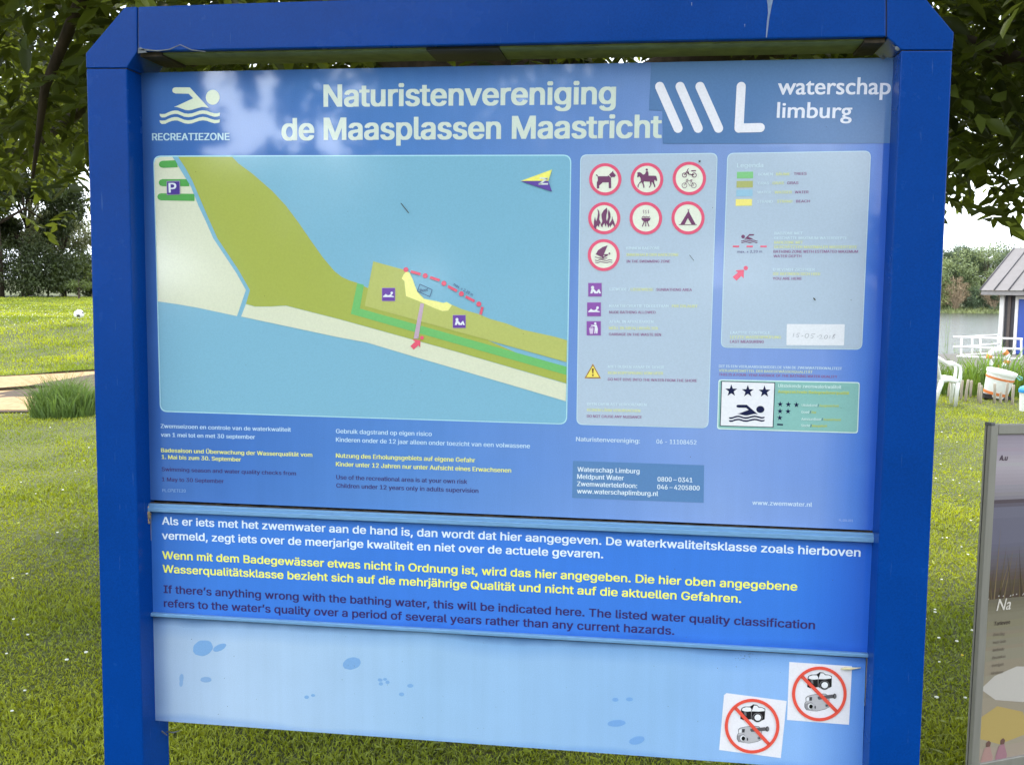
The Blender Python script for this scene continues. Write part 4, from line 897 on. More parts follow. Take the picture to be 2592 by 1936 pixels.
def tree(name, lab, cat, loc, h, crown, ncl, nleaf, lsize, m, bark, trunk_r=.2, seed=1, group=None, bottom=.25, clr=.22, limbs=10, xs=1., bare=False, core=True):
    """tapered trunk with limbs that reach the leaf clumps; crown = radius"""
    rng = np.random.default_rng(seed); e = empty(name, loc, lab, cat, group)
    zc = h*(bottom+1)/2; rz = h*(1-bottom)/2
    d = rng.normal(0, 1, (ncl, 3)); d /= np.linalg.norm(d, axis=1)[:, None]; rr = rng.uniform(.35, 1, ncl)**.5
    wob = 1+.22*np.sin(3*np.arctan2(d[:, 1], d[:, 0])+seed)+.15*np.sin(5*d[:, 2]+seed*2)
    C = np.stack((d[:, 0]*crown*xs*rr*wob, d[:, 1]*crown*rr*wob, zc+d[:, 2]*rz*rr*.86), 1)
    low_ = C[:, 2] < h*(bottom+.1); C[low_, :2] *= .8
    mb = MB()
    tp = [(0, 0, -.3), (.02*h*rng.normal()*.2, 0, h*.15), (.03*h*rng.normal()*.5, .02*h*rng.normal()*.5, h*.4), (.03*h*rng.normal()*.5, .03*h*rng.normal()*.5, h*.88)]
    mb.tube(tp, [trunk_r*1.25, trunk_r, trunk_r*.72, trunk_r*.14], 9)
    for i in rng.permutation(ncl)[:limbs]:
        c_ = C[i]; k = min(.8, max(.14, (c_[2]/h)*.55)); b = Vector(tp[1]).lerp(Vector(tp[3]), k*.9)
        mid = b.lerp(Vector(c_), .5)+Vector((0, 0, .06*h)); mb.tube([b, mid, Vector(c_)], [trunk_r*.42*(1-k*.5), trunk_r*.22, trunk_r*.05], 6)
    mb.build('trunk', [bark], e, keep=False)
    v, q1, q2 = leaf_cloud(C, np.full(ncl, crown*clr*1.25)*rng.uniform(.7, 1.3, ncl), nleaf, lsize, rng)
    link('crown', mesh_np('crown', v, quads=np.concatenate((q1, q2))), m, e, keep=False)
    return e
M_DKLEAF = foliage_mat('dark_leaves', (74, 86, 46), (44, 54, 30)); M_MDLEAF = foliage_mat('mid_leaves', (110, 124, 62), (72, 86, 44)); M_WILLOW = foliage_mat('willow_leaves', (136, 142, 100), (96, 104, 66))
# far left: treeline at the edge of the meadow
def spot(px, y): p = at_y(px, 700, y); return (p[0], y, gz(p[0], y)-.05)
tree('dark_tree', 'large dark broadleaf tree at the left edge of the photo behind the meadow', 'tree', spot(-8, 46), 15.5, 5.6, 80, 52000, .25, M_DKLEAF, M_BARK2, .28, 3, bottom=.11, limbs=22, clr=.17)
tree('dark_tree', 'second dark broadleaf tree standing close behind the bushes, its crown merging with the big one', 'tree', spot(72, 52), 10.0, 2.6, 46, 20000, .25, M_DKLEAF, M_BARK2, .2, 5, bottom=.12, limbs=18, clr=.19)
tree('willow_tree', 'pale grey-green willow between the dark tree and the blue post', 'tree', spot(160, 50), 5.6, 1.7, 26, 6500, .17, M_WILLOW, M_BARK2, .12, 8, bottom=.2, clr=.24)
for i, (px, y, h, r, m, lab) in enumerate([(55, 47, 3.3, 2.2, M_DKLEAF, 'dark bush under the big tree at the meadow edge'), (120, 48, 3.1, 2.0, M_DKLEAF, 'dark bush right of the big trunk'), (165, 49, 2.7, 1.6, M_MDLEAF, 'mid green bush under the willow'),
    (225, 52, 2.2, 1.6, M_DKLEAF, 'low dark bush touching the left blue post'), (198, 44.5, 1.15, .45, M_MDLEAF, 'small light green conical shrub standing before the bushes')]):
    tree('bush', lab, 'bush', spot(px, y), h, r, 22 if h > 1.5 else 9, 5200 if h > 1.5 else 900, .17 if h > 1.5 else .1, m, M_BARK2, .05, 40+i, group='bushes along the meadow edge', bottom=.02, limbs=5, clr=.36)
# behind the photographer: a belt of trees that the glossy board mirrors
wood = MB(); rng = np.random.default_rng(77); CC, RRr = [], []
for (cx, cy, r, h) in [(-24, -34, 7.5, 15), (-12.5, -35, 6.5, 14), (-2.5, -33, 6, 13), (9, -36, 7.5, 15), (21, -34, 7.5, 14), (34, -33, 7.5, 14), (-38, -34, 8, 14)]:
    for k in range(64):
        d = rng.normal(0, 1, 3); d /= np.linalg.norm(d); CC.append((cx+d[0]*r, cy+d[1]*r*.8, h*.58+d[2]*h*.42)); RRr.append(2.0)
    wood.tube([(cx, cy, -.2), (cx, cy, h*.6)], [.3, .15], 8)
v, q1, q2 = leaf_cloud(np.array(CC), np.array(RRr), 80000, .62, rng)
qv = np.concatenate((q1, q2)); keep = np.ones(len(qv)//2, bool); cen = v.reshape(-1, 6, 3).mean(1)
for px, py, ax, ay in ((545, 215, .016, .036), (625, 335, .030, .024), (590, 270, .013, .045), (672, 235, .012, .028), (860, 95, .022, .03), (980, 40, .035, .012), (560, 385, .03, .012), (760, 60, .02, .012)):  # leaves cut away here so the bright sky patch glares in the board
    o_ = on_board(px, py); d_ = ray(px, py); dd_ = cen-np.array([o_[0], 0, o_[1]]); a_ = dd_[:, 0]/-dd_[:, 1]-d_[0]/d_[1]; e_ = dd_[:, 2]/-dd_[:, 1]-d_[2]/d_[1]
    keep &= (a_/ax)**2+(e_/ay)**2 > 1+.5*np.sin(cen[:, 0]*5)*np.sin(cen[:, 2]*6)
q1, q2 = q1[keep], q2[keep]
wv = np.array(wood.v); base = len(v)
Vw = np.concatenate((v, wv)); Qw = np.concatenate((q1, q2)); tf = [f for f in wood.f if len(f) == 4]
Qw = np.concatenate((Qw, np.array(tf)+base)); mi = np.concatenate((np.zeros(len(q1)*2), np.ones(len(tf)))).astype(int)
o = link('woodland', mesh_np('woodland', Vw, quads=Qw, midx=mi), [M_MDLEAF, M_BARK]); tag(o, 'belt of woodland behind the photographer, mirrored in the board', 'woodland', kind='stuff')
# far shore of the lake
M_F = [foliage_mat('far_leaves_a', (138, 150, 102), (104, 118, 80), .25), foliage_mat('far_leaves_b', (124, 142, 108), (94, 110, 82), .25), foliage_mat('far_leaves_c', (100, 116, 86), (74, 88, 66), .25), foliage_mat('far_leaves_d', (156, 162, 108), (122, 132, 88), .25)]  # distance haze put into the leaf colours: paler and greyer
M_BARE = foliage_mat('brown_twigs', (166, 146, 116), (130, 112, 86), .3, .1); M_FB = mat('pale_bark', (142, 124, 100), rough=.9)
far = [(2350, 9.4, 4.2, 0, 'pale green round tree on the far shore right beside the blue post'), (2418, 11.4, 4.4, 2, 'dark topped tall tree on the far shore, left of centre of the gap'), (2452, 10.6, 4.6, 1, 'blue-green rounded tree in the middle of the far shore'), (2500, 11.2, 5.0, 0, 'yellowish green broad tree left of the boathouse roof on the far shore'),
       (2548, 11.6, 5.0, 2, 'dark crowned tree behind the boathouse roof slope'), (2590, 10.8, 4.8, 3, 'pale tree on the far shore above the boathouse roof')]
for i, (px, h, r, mi_, lab) in enumerate(far):
    y = FAR_Y+9+4*(i % 3); p = at_y(px, 700, y); tree('shore_tree', lab, 'tree', (p[0], y, gz(p[0], y)), h*1.1, r*1.25, 44, 9500, .42, M_F[mi_], M_BARK2, .22, 100+i, group='trees on the far shore', bottom=.02, clr=.26)
for i, (px, h, r, mi_, lab) in enumerate([(2372, 5.4, 2.6, 3, 'light green bush at the waterline next to the blue post'), (2480, 4.6, 1.5, 1, 'small fresh green tree at the waterline in the middle of the far shore'), (2462, 3.6, 2.2, 2, 'dark bush filling the gap between the bare brown trees'), (2510, 5.2, 2.4, 2, 'dark bush at the waterline left of the boathouse'), (2385, 3.0, 2.0, 0, 'low bush in front of the left brown tree')]):
    y = FAR_Y+4.5; p = at_y(px, 700, y); tree('shore_bush', lab, 'bush', (p[0], y, gz(p[0], y)), h, r, 18, 3000, .34, M_F[mi_], M_BARK2, .12, 140+i, group='bushes on the far shore', bottom=.02, clr=.34)
for i, (px, h, r, lab) in enumerate([(2424, 6.6, 2.6, 'bare brown spreading tree on the far shore nearer the blue post'), (2519, 6.4, 2.3, 'bare brown tree on the far shore beside the boathouse eave')]):
    y = FAR_Y+3.5; p = at_y(px, 700, y); e = empty('bare_tree', (p[0], y, gz(p[0], y)), lab, 'tree', 'bare brown trees on the far shore'); rng = np.random.default_rng(160+i); mb = MB(); tips = []
    for k in range(44):
        a = rng.uniform(0, 6.28); rr = r*rng.uniform(.15, 1); z = h*(1-.30*(rr/r)**2)*rng.uniform(.38, 1); mb.tube([(0, 0, 0), (rr*.25*math.cos(a), rr*.25*math.sin(a), z*.35), (rr*math.cos(a), rr*math.sin(a), z)], [.16, .11, .03], 5); tips.append((rr*math.cos(a), rr*math.sin(a), z*.9))
    mb.build('trunk', [M_FB], e, keep=False)
    v, q1, q2 = leaf_cloud(np.array(tips), np.full(44, .7), 3000, .22, rng); link('crown', mesh_np('crown', v, quads=np.concatenate((q1, q2))), M_BARE, e, keep=False)
rng = np.random.default_rng(9); n = 9000; x = rng.uniform(30, 110, n); y = FAR_Y+.6+rng.uniform(0, 4, n); v, t_, q = blades(np.stack((x, y, height(x, y)), 1), rng.uniform(.4, 1.0, n), rng.uniform(.2, .4, n), .5, rng)
o = link('shore_reeds', mesh_np('shore_reeds', v, t_, q), M_F[3]); tag(o, 'pale green reed fringe along the far shore', 'reeds', kind='stuff')
M_WPL = mat('white_plastic', (232, 232, 228), rough=.4, var=.03)
for px, lab in ((2467.5, 'left one of two small white floats by the far shore'), (2491.5, 'right one of two small white floats by the far shore')):
    p = at_z(px, 789.5, LAKE_Z+.15); mb = MB(); bm = bmesh.new(); bmesh.ops.create_uvsphere(bm, u_segments=16, v_segments=10, radius=.5)
    for v in bm.verts: v.co.x *= .75; v.co.y *= .6; v.co.z *= .38
    mb.bm(bm, 0, None, True); mb.tube([(0, 0, .15), (0, 0, .32)], [.08, .05], 8); o = mb.build('float', [M_WPL]); o.location = p; tag(o, lab, 'float', 'white floats on the lake')
rng = np.random.default_rng(303); CC = np.stack((rng.uniform(-95, 28, 170), FAR_Y+10+rng.uniform(0, 10, 170), rng.uniform(-1.5, 6.5, 170)), 1)
v, q1, q2 = leaf_cloud(CC, np.full(170, 2.6), 26000, .6, rng); o = link('far_wood', mesh_np('far_wood', v, quads=np.concatenate((q1, q2))), M_F[1]); tag(o, 'continuing wood along the far shore behind the board', 'wood', kind='stuff')
# distant house behind the willow
p = at_y(226, 700, 150); e = empty('house', (p[0], 150, -2.2), 'distant house with a brown roof and chimney glimpsed beside the left blue post', 'house')
mb = MB(); mb.box((-5, -3, 0), (5, 3, 3.2)); mb.build('wall', [mat('brick', (150, 120, 104), rough=.9, scale=3)], e, keep=False)
mb = MB(); mb.add([(-5.3, -3.4, 3.1), (5.3, -3.4, 3.1), (5.3, 0, 5.6), (-5.3, 0, 5.6), (-5.3, 3.4, 3.1), (5.3, 3.4, 3.1)], [[0, 1, 2, 3], [3, 2, 5, 4], [0, 3, 4], [1, 5, 2]]); rf = mb.build('roof', [mat('roof_tiles', (150, 116, 110), rough=.9, scale=5)], e, keep=False)
mb = MB(); mb.box((-1.2, -.4, 5), (-.2, .4, 6.5)); ch = mb.build('chimney', [mat('chimney_brick', (140, 104, 96), rough=.9)], rf, keep=False)
# ------------------------------------------------------------------ the leafy tree the board stands under
M_ASH = foliage_mat('ash_leaves', (106, 118, 50), (60, 72, 30), .9, .52, .55)
rng = np.random.default_rng(21)
tr = empty('leafy_tree', (-.36, 2.15, 0), 'large leafy tree whose low branches hang behind and on both sides of the information board', 'tree')
mb = MB(); mb.tube([(-.36, 2.15, -.2), (-.35, 2.14, .25), (-.33, 2.05, 1.4), (-.34, 1.85, 2.5), (-.38, 1.75, 3.6), (-.2, 1.8, 5.4), (0, 2.0, 7)], [.20, .14, .12, .11, .10, .06, .02], 12)
mb.build('trunk', [M_BARK], tr)
def limb(pts, rads):
    m_ = MB(); m_.tube(pts, rads, 8); return m_.build('branch', [M_BARK2], tr)
limb([(-.29, 1.5, 2.3), (-.9, 1.75, 2.75), (-1.55, 2.1, 2.72), (-2.4, 2.6, 2.6), (-3.1, 3.0, 2.35)], [.09, .07, .055, .035, .01])
limb([(-.27, 1.48, 2.1), (.5, 1.9, 2.6), (1.4, 2.3, 2.75), (2.2, 2.5, 2.55), (2.9, 2.5, 2.3)], [.08, .065, .05, .03, .01])
limb([(-.33, 1.55, 2.9), (-1.0, 1.35, 3.2), (-1.75, 1.5, 2.9), (-2.05, 1.6, 2.45), (-2.15, 1.65, 2.1)], [.07, .05, .03, .018, .006])
limb([(-.36, 1.6, 3.4), (.5, 1.2, 3.5), (1.3, 1.3, 3.2), (1.75, 1.5, 2.7), (1.9, 1.6, 2.3)], [.06, .05, .03, .02, .006])
limb([(-.3, 1.5, 2.6), (-.2, .9, 3.1), (-.1, .3, 3.3), (0, -.4, 3.4)], [.05, .04, .025, .01])
limb([(-.25, 1.6, 2.4), (.1, 2.8, 2.9), (.3, 4.2, 3.1)], [.07, .05, .02])
limb([(-.34, 1.6, 3.2), (-.6, 2.6, 3.6), (-.9, 4.0, 3.9)], [.06, .04, .015])
# leaf sprays: each a twig with pairs of leaflets
def sprays(P, D, n_pair, ln, rng):
    """P (n,3) twig bases, D (n,3) directions -> leaf faces and twig lines"""
    n = len(P); outP, outD, outL = [], [], []
    upv = np.array([0, 0, 1.]); side = np.cross(D, upv); side /= np.linalg.norm(side, axis=1)[:, None]+1e-9
    L_ = rng.uniform(.20, .30, n)
    for k in range(n_pair):
        f = (k+1)/(n_pair+.3); base = P+D*(L_*f)[:, None]-upv*(.06*f*f)
        for sg in (-1, 1):
            d = side*sg*.85+D*.55+rng.normal(0, .18, (n, 3))-upv*.25; d /= np.linalg.norm(d, axis=1)[:, None]
            outP.append(base); outD.append(d); outL.append(ln*rng.uniform(.75, 1.2, n)*(1-.12*abs(f-.55)))
    d = D-upv*.4+rng.normal(0, .1, (n, 3)); d /= np.linalg.norm(d, axis=1)[:, None]
    outP.append(P+D*L_[:, None]-upv*.06); outD.append(d); outL.append(ln*rng.uniform(.9, 1.25, n))
    return np.concatenate(outP), np.concatenate(outD), np.concatenate(outL)
# twig bases: a broad dome over the board, with hanging curtains on both sides and a hollow under it
def zone(n, lo_, hi_, rng): return np.stack([rng.uniform(a, b, n) for a, b in zip(lo_, hi_)], 1)
cl = []
d = rng.normal(0, 1, (1300, 3)); d /= np.linalg.norm(d, axis=1)[:, None]; rr = rng.uniform(.5, 1, 1300)
dome = np.stack((-.8+d[:, 0]*5.6*rr, 1.9+d[:, 1]*3.5*rr, 4.7+d[:, 2]*2.3*rr), 1)
dome = dome[(dome[:, 2] > 2.75) & ~((dome[:, 1] < .2) & (dome[:, 2] < 3.3))]
cl.append((dome, 7, .42))
cl.append((zone(96, (-4.1, 1.0, 2.60), (-1.25, 5.8, 3.4), rng), 11, .28))          # left curtain
cl.append((zone(22, (-3.8, 1.8, 2.42), (-1.6, 4.8, 2.7), rng), 7, .2))
cl.append((zone(120, (1.05, .9, 2.50), (3.4, 4.6, 3.3), rng), 13, .28))           # right curtain
cl.append((zone(18, (1.35, 1.4, 2.38), (2.8, 3.6, 2.6), rng), 8, .18))
cl.append((zone(80, (-1.6, .9, 2.45), (1.5, 4.8, 3.1), rng), 8, .28))           # behind the gap under the beam
PP, DD, LL = [], [], []
for C, k, sd_ in cl:
    b = np.repeat(C, k, 0)+rng.normal(0, sd_, (len(C)*k, 3))*np.array([1, 1, .75])
    ok = ~((b[:, 1] < .30) & (b[:, 2] < 2.9)); b = b[ok]
    dv = rng.normal(0, 1, (len(b), 3)); dv[:, :2] += (b[:, :2]-np.array([-.28, 1.45]))*.25; dv[:, 2] = dv[:, 2]*.4-.35; dv /= np.linalg.norm(dv, axis=1)[:, None]
    p_, d_, l_ = sprays(b, dv, 4, .098, rng); PP.append(p_); DD.append(d_); LL.append(l_)
PP, DD, LL = np.concatenate(PP), np.concatenate(DD), np.concatenate(LL)
v, q1, q2 = leaf_faces(PP, LL, rng, dirs=DD, wk=.40)
link('crown', mesh_np('crown', v, quads=np.concatenate((q1, q2))), M_ASH, tr)

# ------------------------------------------------------------------ pavement sign at the right
lam, psi, rho = R(2), R(31), R(-2.4)
h = np.array([math.cos(psi), math.sin(psi), 0]); nb = np.array([-math.sin(psi), math.cos(psi), 0]); lv = math.sin(lam)*nb+math.cos(lam)*np.array([0, 0, 1])
h2 = math.cos(rho)*h+math.sin(rho)*lv; l2 = -math.sin(rho)*h+math.cos(rho)*lv; n2 = np.cross(h2, l2)
PT0 = at_y(2507, 1073, 1.25)
AH = 1.16; AW = .70
org = PT0-l2*AH
sg = empty('pavement_sign', (0, 0, 0), 'grey aluminium snap-frame pavement sign with a poster, leaning at the right edge of the photo', 'pavement sign')
Mw = Matrix(((h2[0], n2[0], l2[0], org[0]), (h2[1], n2[1], l2[1], org[1]), (h2[2], n2[2], l2[2], org[2]), (0, 0, 0, 1)))
if Mw.to_3x3().determinant() < 0: pass
sg.matrix_world = Mw
M_ALU = mat('satin_aluminium', (140, 136, 130), rough=.42, var=.06, scale=60, metal=.25, stretch=(1, 1, .1))
FRW = .034
# local axes: x along the face, y out of the back (n2 points away from the viewer), z up
sgn = 1 if np.dot(n2, CAM-PT0) < 0 else -1
def part(name, boxes, mats, lab=None, bev=.0015):
    mb = MB()
    for bx in boxes:
        lo_, hi_ = bx[0], bx[1]; mb.box((lo_[0], min(lo_[1]*sgn, hi_[1]*sgn), lo_[2]), (hi_[0], max(lo_[1]*sgn, hi_[1]*sgn), hi_[2]), bx[2] if len(bx) > 2 else 0, None, bev)
    o = mb.build(name, mats, sg, keep=False)
    if lab: o['label'] = lab
    return o
part('frame_profile', [((0, -.004, 0), (FRW, .012, AH)), ((AW-FRW, -.004, 0), (AW, .012, AH)), ((FRW+.0005, -.0035, AH-FRW), (AW-FRW-.0005, .0115, AH)), ((FRW+.0005, -.0035, 0), (AW-FRW-.0005, .0115, FRW))], [M_ALU], bev=.003)
part('back_frame', [((.002, .016, .002), (AW-.002, .024, AH-.002))], [M_ALU], bev=.002)
part('seal', [((.003, .0125, .003), (AW-.003, .0155, AH-.003))], [M_DARK], bev=0)
part('corner_cap', [((-.003, -.006, AH-.006), (.016, .022, AH+.005))], [mat('grey_plastic', (96, 96, 98), rough=.6)], bev=.003)
part('rear_leg', [((.16, .08, -.02), (.19, .10, AH*.96)), ((AW-.05, .08, -.02), (AW-.02, .10, AH*.96)), ((.16, .0245, AH*.93), (AW-.02, .10, AH*.97))], [M_ALU])
# poster: flat printed sheet with its picture, words and lower panel
PO = {'v': [], 'f': [], 'm': [], 'c': []}
def pq(pts, rgb, ly):
    b = len(PO['v']); PO['v'] += [(x, (.004-.0004*ly)*sgn, z) for x, z in pts]
    for t3 in tessellate_polygon([[Vector((x, z, 0)) for x, z in pts]]):
        PO['f'].append([b+i for i in t3])
        if rgb not in PO['c']: PO['c'].append(rgb)
        PO['m'].append(PO['c'].index(rgb))
def pflush(name, lab=None):
    me = bpy.data.meshes.new(name); me.from_pydata(PO['v'], [], PO['f']); me.polygons.foreach_set('material_index', PO['m'])
    bm = bmesh.new(); bm.from_mesh(me)
    fl_ = [f for f in bm.faces if f.normal.y*sgn > 0]
    if fl_: bmesh.ops.reverse_faces(bm, faces=fl_)
    bm.to_mesh(me); bm.free(); o = link(name, me, [ink(c) for c in PO['c']], sg, keep=False)
    if lab: o['label'] = lab
    PO['v'], PO['f'], PO['m'], PO['c'] = [], [], [], []; return o
X0, X1, Zt = FRW-.004, AW-FRW+.004, AH-FRW+.004
zz = lambda k: Zt-k*(AH-2*FRW+.008)
bands = [(0, .07, (176, 158, 184)), (.07, .15, (188, 176, 192)), (.15, .20, (150, 140, 158)), (.20, .215, (84, 72, 84)), (.215, .36, (112, 108, 138)), (.36, .44, (100, 88, 92)), (.44, .505, (84, 70, 62)), (.505, .60, (128, 120, 102)), (.60, .80, (150, 138, 120)), (.80, 1, (166, 150, 134))]
kn = [(0, (150, 138, 156)), (.05, (166, 154, 170)), (.10, (178, 168, 178)), (.17, (150, 142, 154)), (.20, (134, 126, 136)), (.203, (84, 72, 84)), (.215, (96, 86, 100)), (.22, (112, 108, 128)), (.33, (106, 102, 122)), (.40, (98, 90, 98)), (.45, (88, 74, 68)), (.50, (78, 64, 58)), (.505, (112, 104, 90)), (.55, (128, 120, 102)), (.66, (140, 130, 114)), (.80, (150, 138, 122)), (1, (160, 146, 132))]
for i in range(90):
    a, b = i/90, (i+1)/90; k = (a+b)/2; j = max(q for q in range(len(kn)-1) if kn[q][0] <= k); f_ = (k-kn[j][0])/(kn[j+1][0]-kn[j][0])
    pq([(X0, zz(a)), (X1, zz(a)), (X1, zz(b)), (X0, zz(b))], tuple(int(round((u+(v-u)*f_)/4)*4) for u, v in zip(kn[j][1], kn[j+1][1])), 0)
rnd = random.Random(4)
for k in range(46):                                                              # reeds of the picture
    x = rnd.uniform(X0+.005, X1-.01); z0 = zz(.50); hgt = rnd.uniform(.06, .26); dx = rnd.uniform(-.04, .05); pq([(x-.003, z0), (x+.003, z0), (x+dx, z0+hgt)], rnd.choice([(66, 54, 46), (104, 88, 66), (84, 72, 60), (122, 104, 80)]), 1)
for k in range(40):
    x = rnd.uniform(X0+.003, X1); z = zz(.498)+rnd.uniform(-.004, .006); pq([(x, z), (x+.007, z+.001), (x+.005, z+.005)], (206, 198, 196), 2)
pq([(X0, zz(.77)), (X0+.06, zz(.735)), (X0+.16, zz(.715)), (X0+.3, zz(.73)), (X0+.33, zz(.79)), (X0+.2, zz(.83)), (X0+.07, zz(.81))], (188, 180, 174), 1)
pq([(X0, zz(.86)), (X0+.08, zz(.83)), (X0+.2, zz(.86)), (X0+.24, zz(.93)), (X0+.1, zz(.95)), (X0, zz(.92))], (176, 152, 96), 1)
pflush('poster', 'poster with a lilac lake picture above and beige lower half')
def ptext(body, x, k, size, rgb, slant=.0, bold=1, font='sans', wk=1.):
    fo = SANS if font == 'sans' else None; V_, T_, x0, x1_ = text_faces(body, fo, 3)
    for q, sx in enumerate([(-1, 0, 1), (0,)][0 if bold else 1]):
        b = len(PO['v']); PO['v'] += [(x+(vx*wk+slant*vz+sx*.018*bold)*size, (.004-.0004*4-q*1e-5-gl*4e-6)*sgn, zz(k)+vz*size) for vx, vz, gl in V_]
        PO['f'] += [[b+i for i in t3] for t3 in T_]
        if rgb not in PO['c']: PO['c'].append(rgb)
        PO['m'] += [PO['c'].index(rgb)]*len(T_)
ptext('A.u', X0+.022, .082, .034, (74, 54, 74), .2, 1.2)
ptext('Na', X0+.045, .535, .056, (214, 204, 196), .25, .5, 'gill')
ptext('Tarieven', X0+.040, .580, .026, (74, 62, 60), .2, 1.0)
for i, tx in enumerate(('Een dag', 'voor lede', 'leidende', 'Bezoeken', 'overigen', 'kinderen')): ptext(tx, X0+.042, .612+.0235*i, .019, (112, 100, 92), .15, .6)
pflush('poster_lettering')
for dx, rg in ((.02, (168, 132, 128)), (.085, (158, 116, 128))):                 # painted figures at the foot
    pq([(X0+dx, zz(.985)), (X0+dx+.012, zz(.955)), (X0+dx+.036, zz(.95)), (X0+dx+.052, zz(.985)), (X0+dx+.05, zz(1)), (X0+dx, zz(1))], rg, 3)
    pq([(X0+dx+.018, zz(.951)), (X0+dx+.018, zz(.938)), (X0+dx+.03, zz(.932)), (X0+dx+.04, zz(.94)), (X0+dx+.036, zz(.953))], (110, 80, 76), 3)
pflush('poster_figures')
# ------------------------------------------------------------------ things on the lawn
def place(px, py): return on_ground(px, py)
# white plastic garden chair facing right, seen from its side
pc = place(2392, 1025)
chair = empty('garden_chair', pc, 'white plastic garden chair half hidden by the right blue post', 'chair', rot=(0, 0, R(-8)))
dC = float(np.hypot(*(pc-CAM)[:2])); PXM = FPX/dC
# local: x forward (to the right of the picture), y across, z up.  Side silhouettes cut from sheet, legs tapered.
sx = lambda px: (px-2392)/PXM; szv = lambda py: (1025-py)/PXM
CHW = .25
def slab(poly, y0, y1, name, bev=.004):
    m_ = MB(); m_.prism([(a, b) for a, b in poly], y0, y1); me = m_.mesh(name); bm = bmesh.new(); bm.from_mesh(me); bmesh.ops.recalc_face_normals(bm, faces=bm.faces[:]); bm.to_mesh(me); bm.free(); return link(name, me, [M_WPL], chair, keep=False)
for yy in (-CHW, CHW-.035):
    m_ = MB(); m_.tube([(sx(2376)-.10, yy+.017, szv(908)), (sx(2383), yy+.017, szv(923)), (sx(2392), yy+.017, szv(928)), (sx(2406), yy+.017, szv(927)), (sx(2414), yy+.017, szv(931)), (sx(2416.5), yy+.017, szv(942)), (sx(2416), yy+.017, szv(960)), (sx(2413), yy+.017, szv(973))], [.026, .024, .021, .020, .022, .024, .027, .03], 8)
    m_.tube([(sx(2376), yy+.017, szv(966)), (sx(2392), yy+.017, szv(963)), (sx(2412), yy+.017, szv(966))], [.032, .032, .034], 8)
    m_.build('armrest', [M_WPL], chair, keep=False)
    m_ = MB(); m_.tube([(sx(2412), yy+.017, szv(968)), (sx(2411), yy+.017, szv(985)), (sx(2409.5), yy+.017, szv(1024.5))], [.036, .03, .024], 8); m_.build('leg', [M_WPL], chair, keep=False)
    m_ = MB(); m_.tube([(sx(2378), yy+.017, szv(966)), (sx(2372), yy+.017, szv(990)), (sx(2364), yy+.017, szv(1024.5))], [.036, .03, .024], 8); m_.build('leg', [M_WPL], chair, keep=False)
m_ = MB(); m_.box((sx(2374), -CHW+.02, szv(966)-.012), (sx(2413), CHW-.02, szv(963)+.012), 0, None, .01); m_.build('seat', [M_WPL], chair, keep=False)
m_ = MB()
for k in range(7):
    y0 = -CHW+.03+k*.066; m_.tube([(sx(2375), y0+.02, szv(963)), (sx(2366), y0+.02, szv(925)), (sx(2358), y0+.02, szv(885))], [.026, .024, .022], 6)
m_.tube([(sx(2357), -CHW+.02, szv(884)), (sx(2357), 0, szv(880)), (sx(2357), CHW-.02, szv(884))], [.026, .03, .026], 8)
m_.build('backrest', [M_WPL], chair, keep=False)
# low grey wooden stakes
M_STAKE = mat('grey_weathered_wood', (172, 160, 144), rough=.9, var=.25, scale=14, bump=.4, stretch=(3, 3, .5))
for i, (px, pt, pb, lean, lab) in enumerate([(2400, 970, 1004, .06, 'stake right behind the front leg of the white chair'), (2432, 966, 1013, .02, 'first stake right of the white chair'), (2443.5, 965, 1017, .05, 'second stake right of the white chair, leaning'), (2456, 966, 1005, .02, 'stake midway between the white chair and the bucket, standing furthest back'),
    (2475.5, 973, 1017, .02, 'shorter of two stakes touching the left side of the white bucket'), (2481.5, 979, 1022, 0, 'stake in front of the left side of the white bucket'), (2517, 975, 1021, -.02, 'stake in front of the middle of the white bucket'), (2532, 995, 1021, 0, 'thin stake below the right half of the white bucket'), (2546.5, 972, 1018, .02, 'stake right of the white bucket'), (2562, 979, 1026, .01, 'rightmost yellowish stake before the blue-lidded bin')]):
    p = place(px, pb); dd = float(np.hypot(*(p-CAM)[:2])); hgt = (pb-pt)/FPX*dd; m_ = MB(); r0 = .020
    m_.tube([(0, 0, -.08), (lean*hgt*.5, 0, hgt*.5), (lean*hgt*1.6, 0, hgt-.008), (lean*hgt*1.6, 0, hgt)], [r0*1.1, r0, r0, r0*.8], 9)
    o = m_.build('wooden_stake', [M_STAKE]); o.location = p; tag(o, 'low grey wooden '+lab, 'stake', 'stakes along the lawn edge')
# tilted white bucket with orange bands on a dark tray
pb_ = place(2517, 1010); dB = float(np.hypot(*(pb_-CAM)[:2])); K = dB/FPX
bk = empty('bucket', (pb_[0], pb_[1], pb_[2]+.04), 'tilted white bucket with orange bands behind the wooden stakes', 'bucket', rot=(R(6), R(11), 0))
prof = [(0, 0), (24, 0), (25, 1), (26.2, 12), (27.6, 22), (29.6, 42), (31.0, 54), (33, 55), (33.2, 61), (31.5, 62), (31, 57), (0, 56)]
M_ORA = mat('orange_band', (226, 128, 66), rough=.5, var=.12, scale=10)
def lathe(m_, prof, mats=None, n=28):
    vs = [(r*K*math.cos(2*math.pi*k/n), r*K*math.sin(2*math.pi*k/n), z*K) for r, z in prof for k in range(n)]
    for i in range(len(prof)-1):
        fs = [[i*n+k, i*n+(k+1) % n, (i+1)*n+(k+1) % n, (i+1)*n+k] for k in range(n)]
        b = len(m_.v); m_.add([vs[j] for j in range(i*n, (i+2)*n)], [[q-i*n for q in f] for f in fs], mats[i] if mats else 0, True)
m_ = MB(); lathe(m_, prof); m_.build('body', [M_WPL], bk, keep=False)
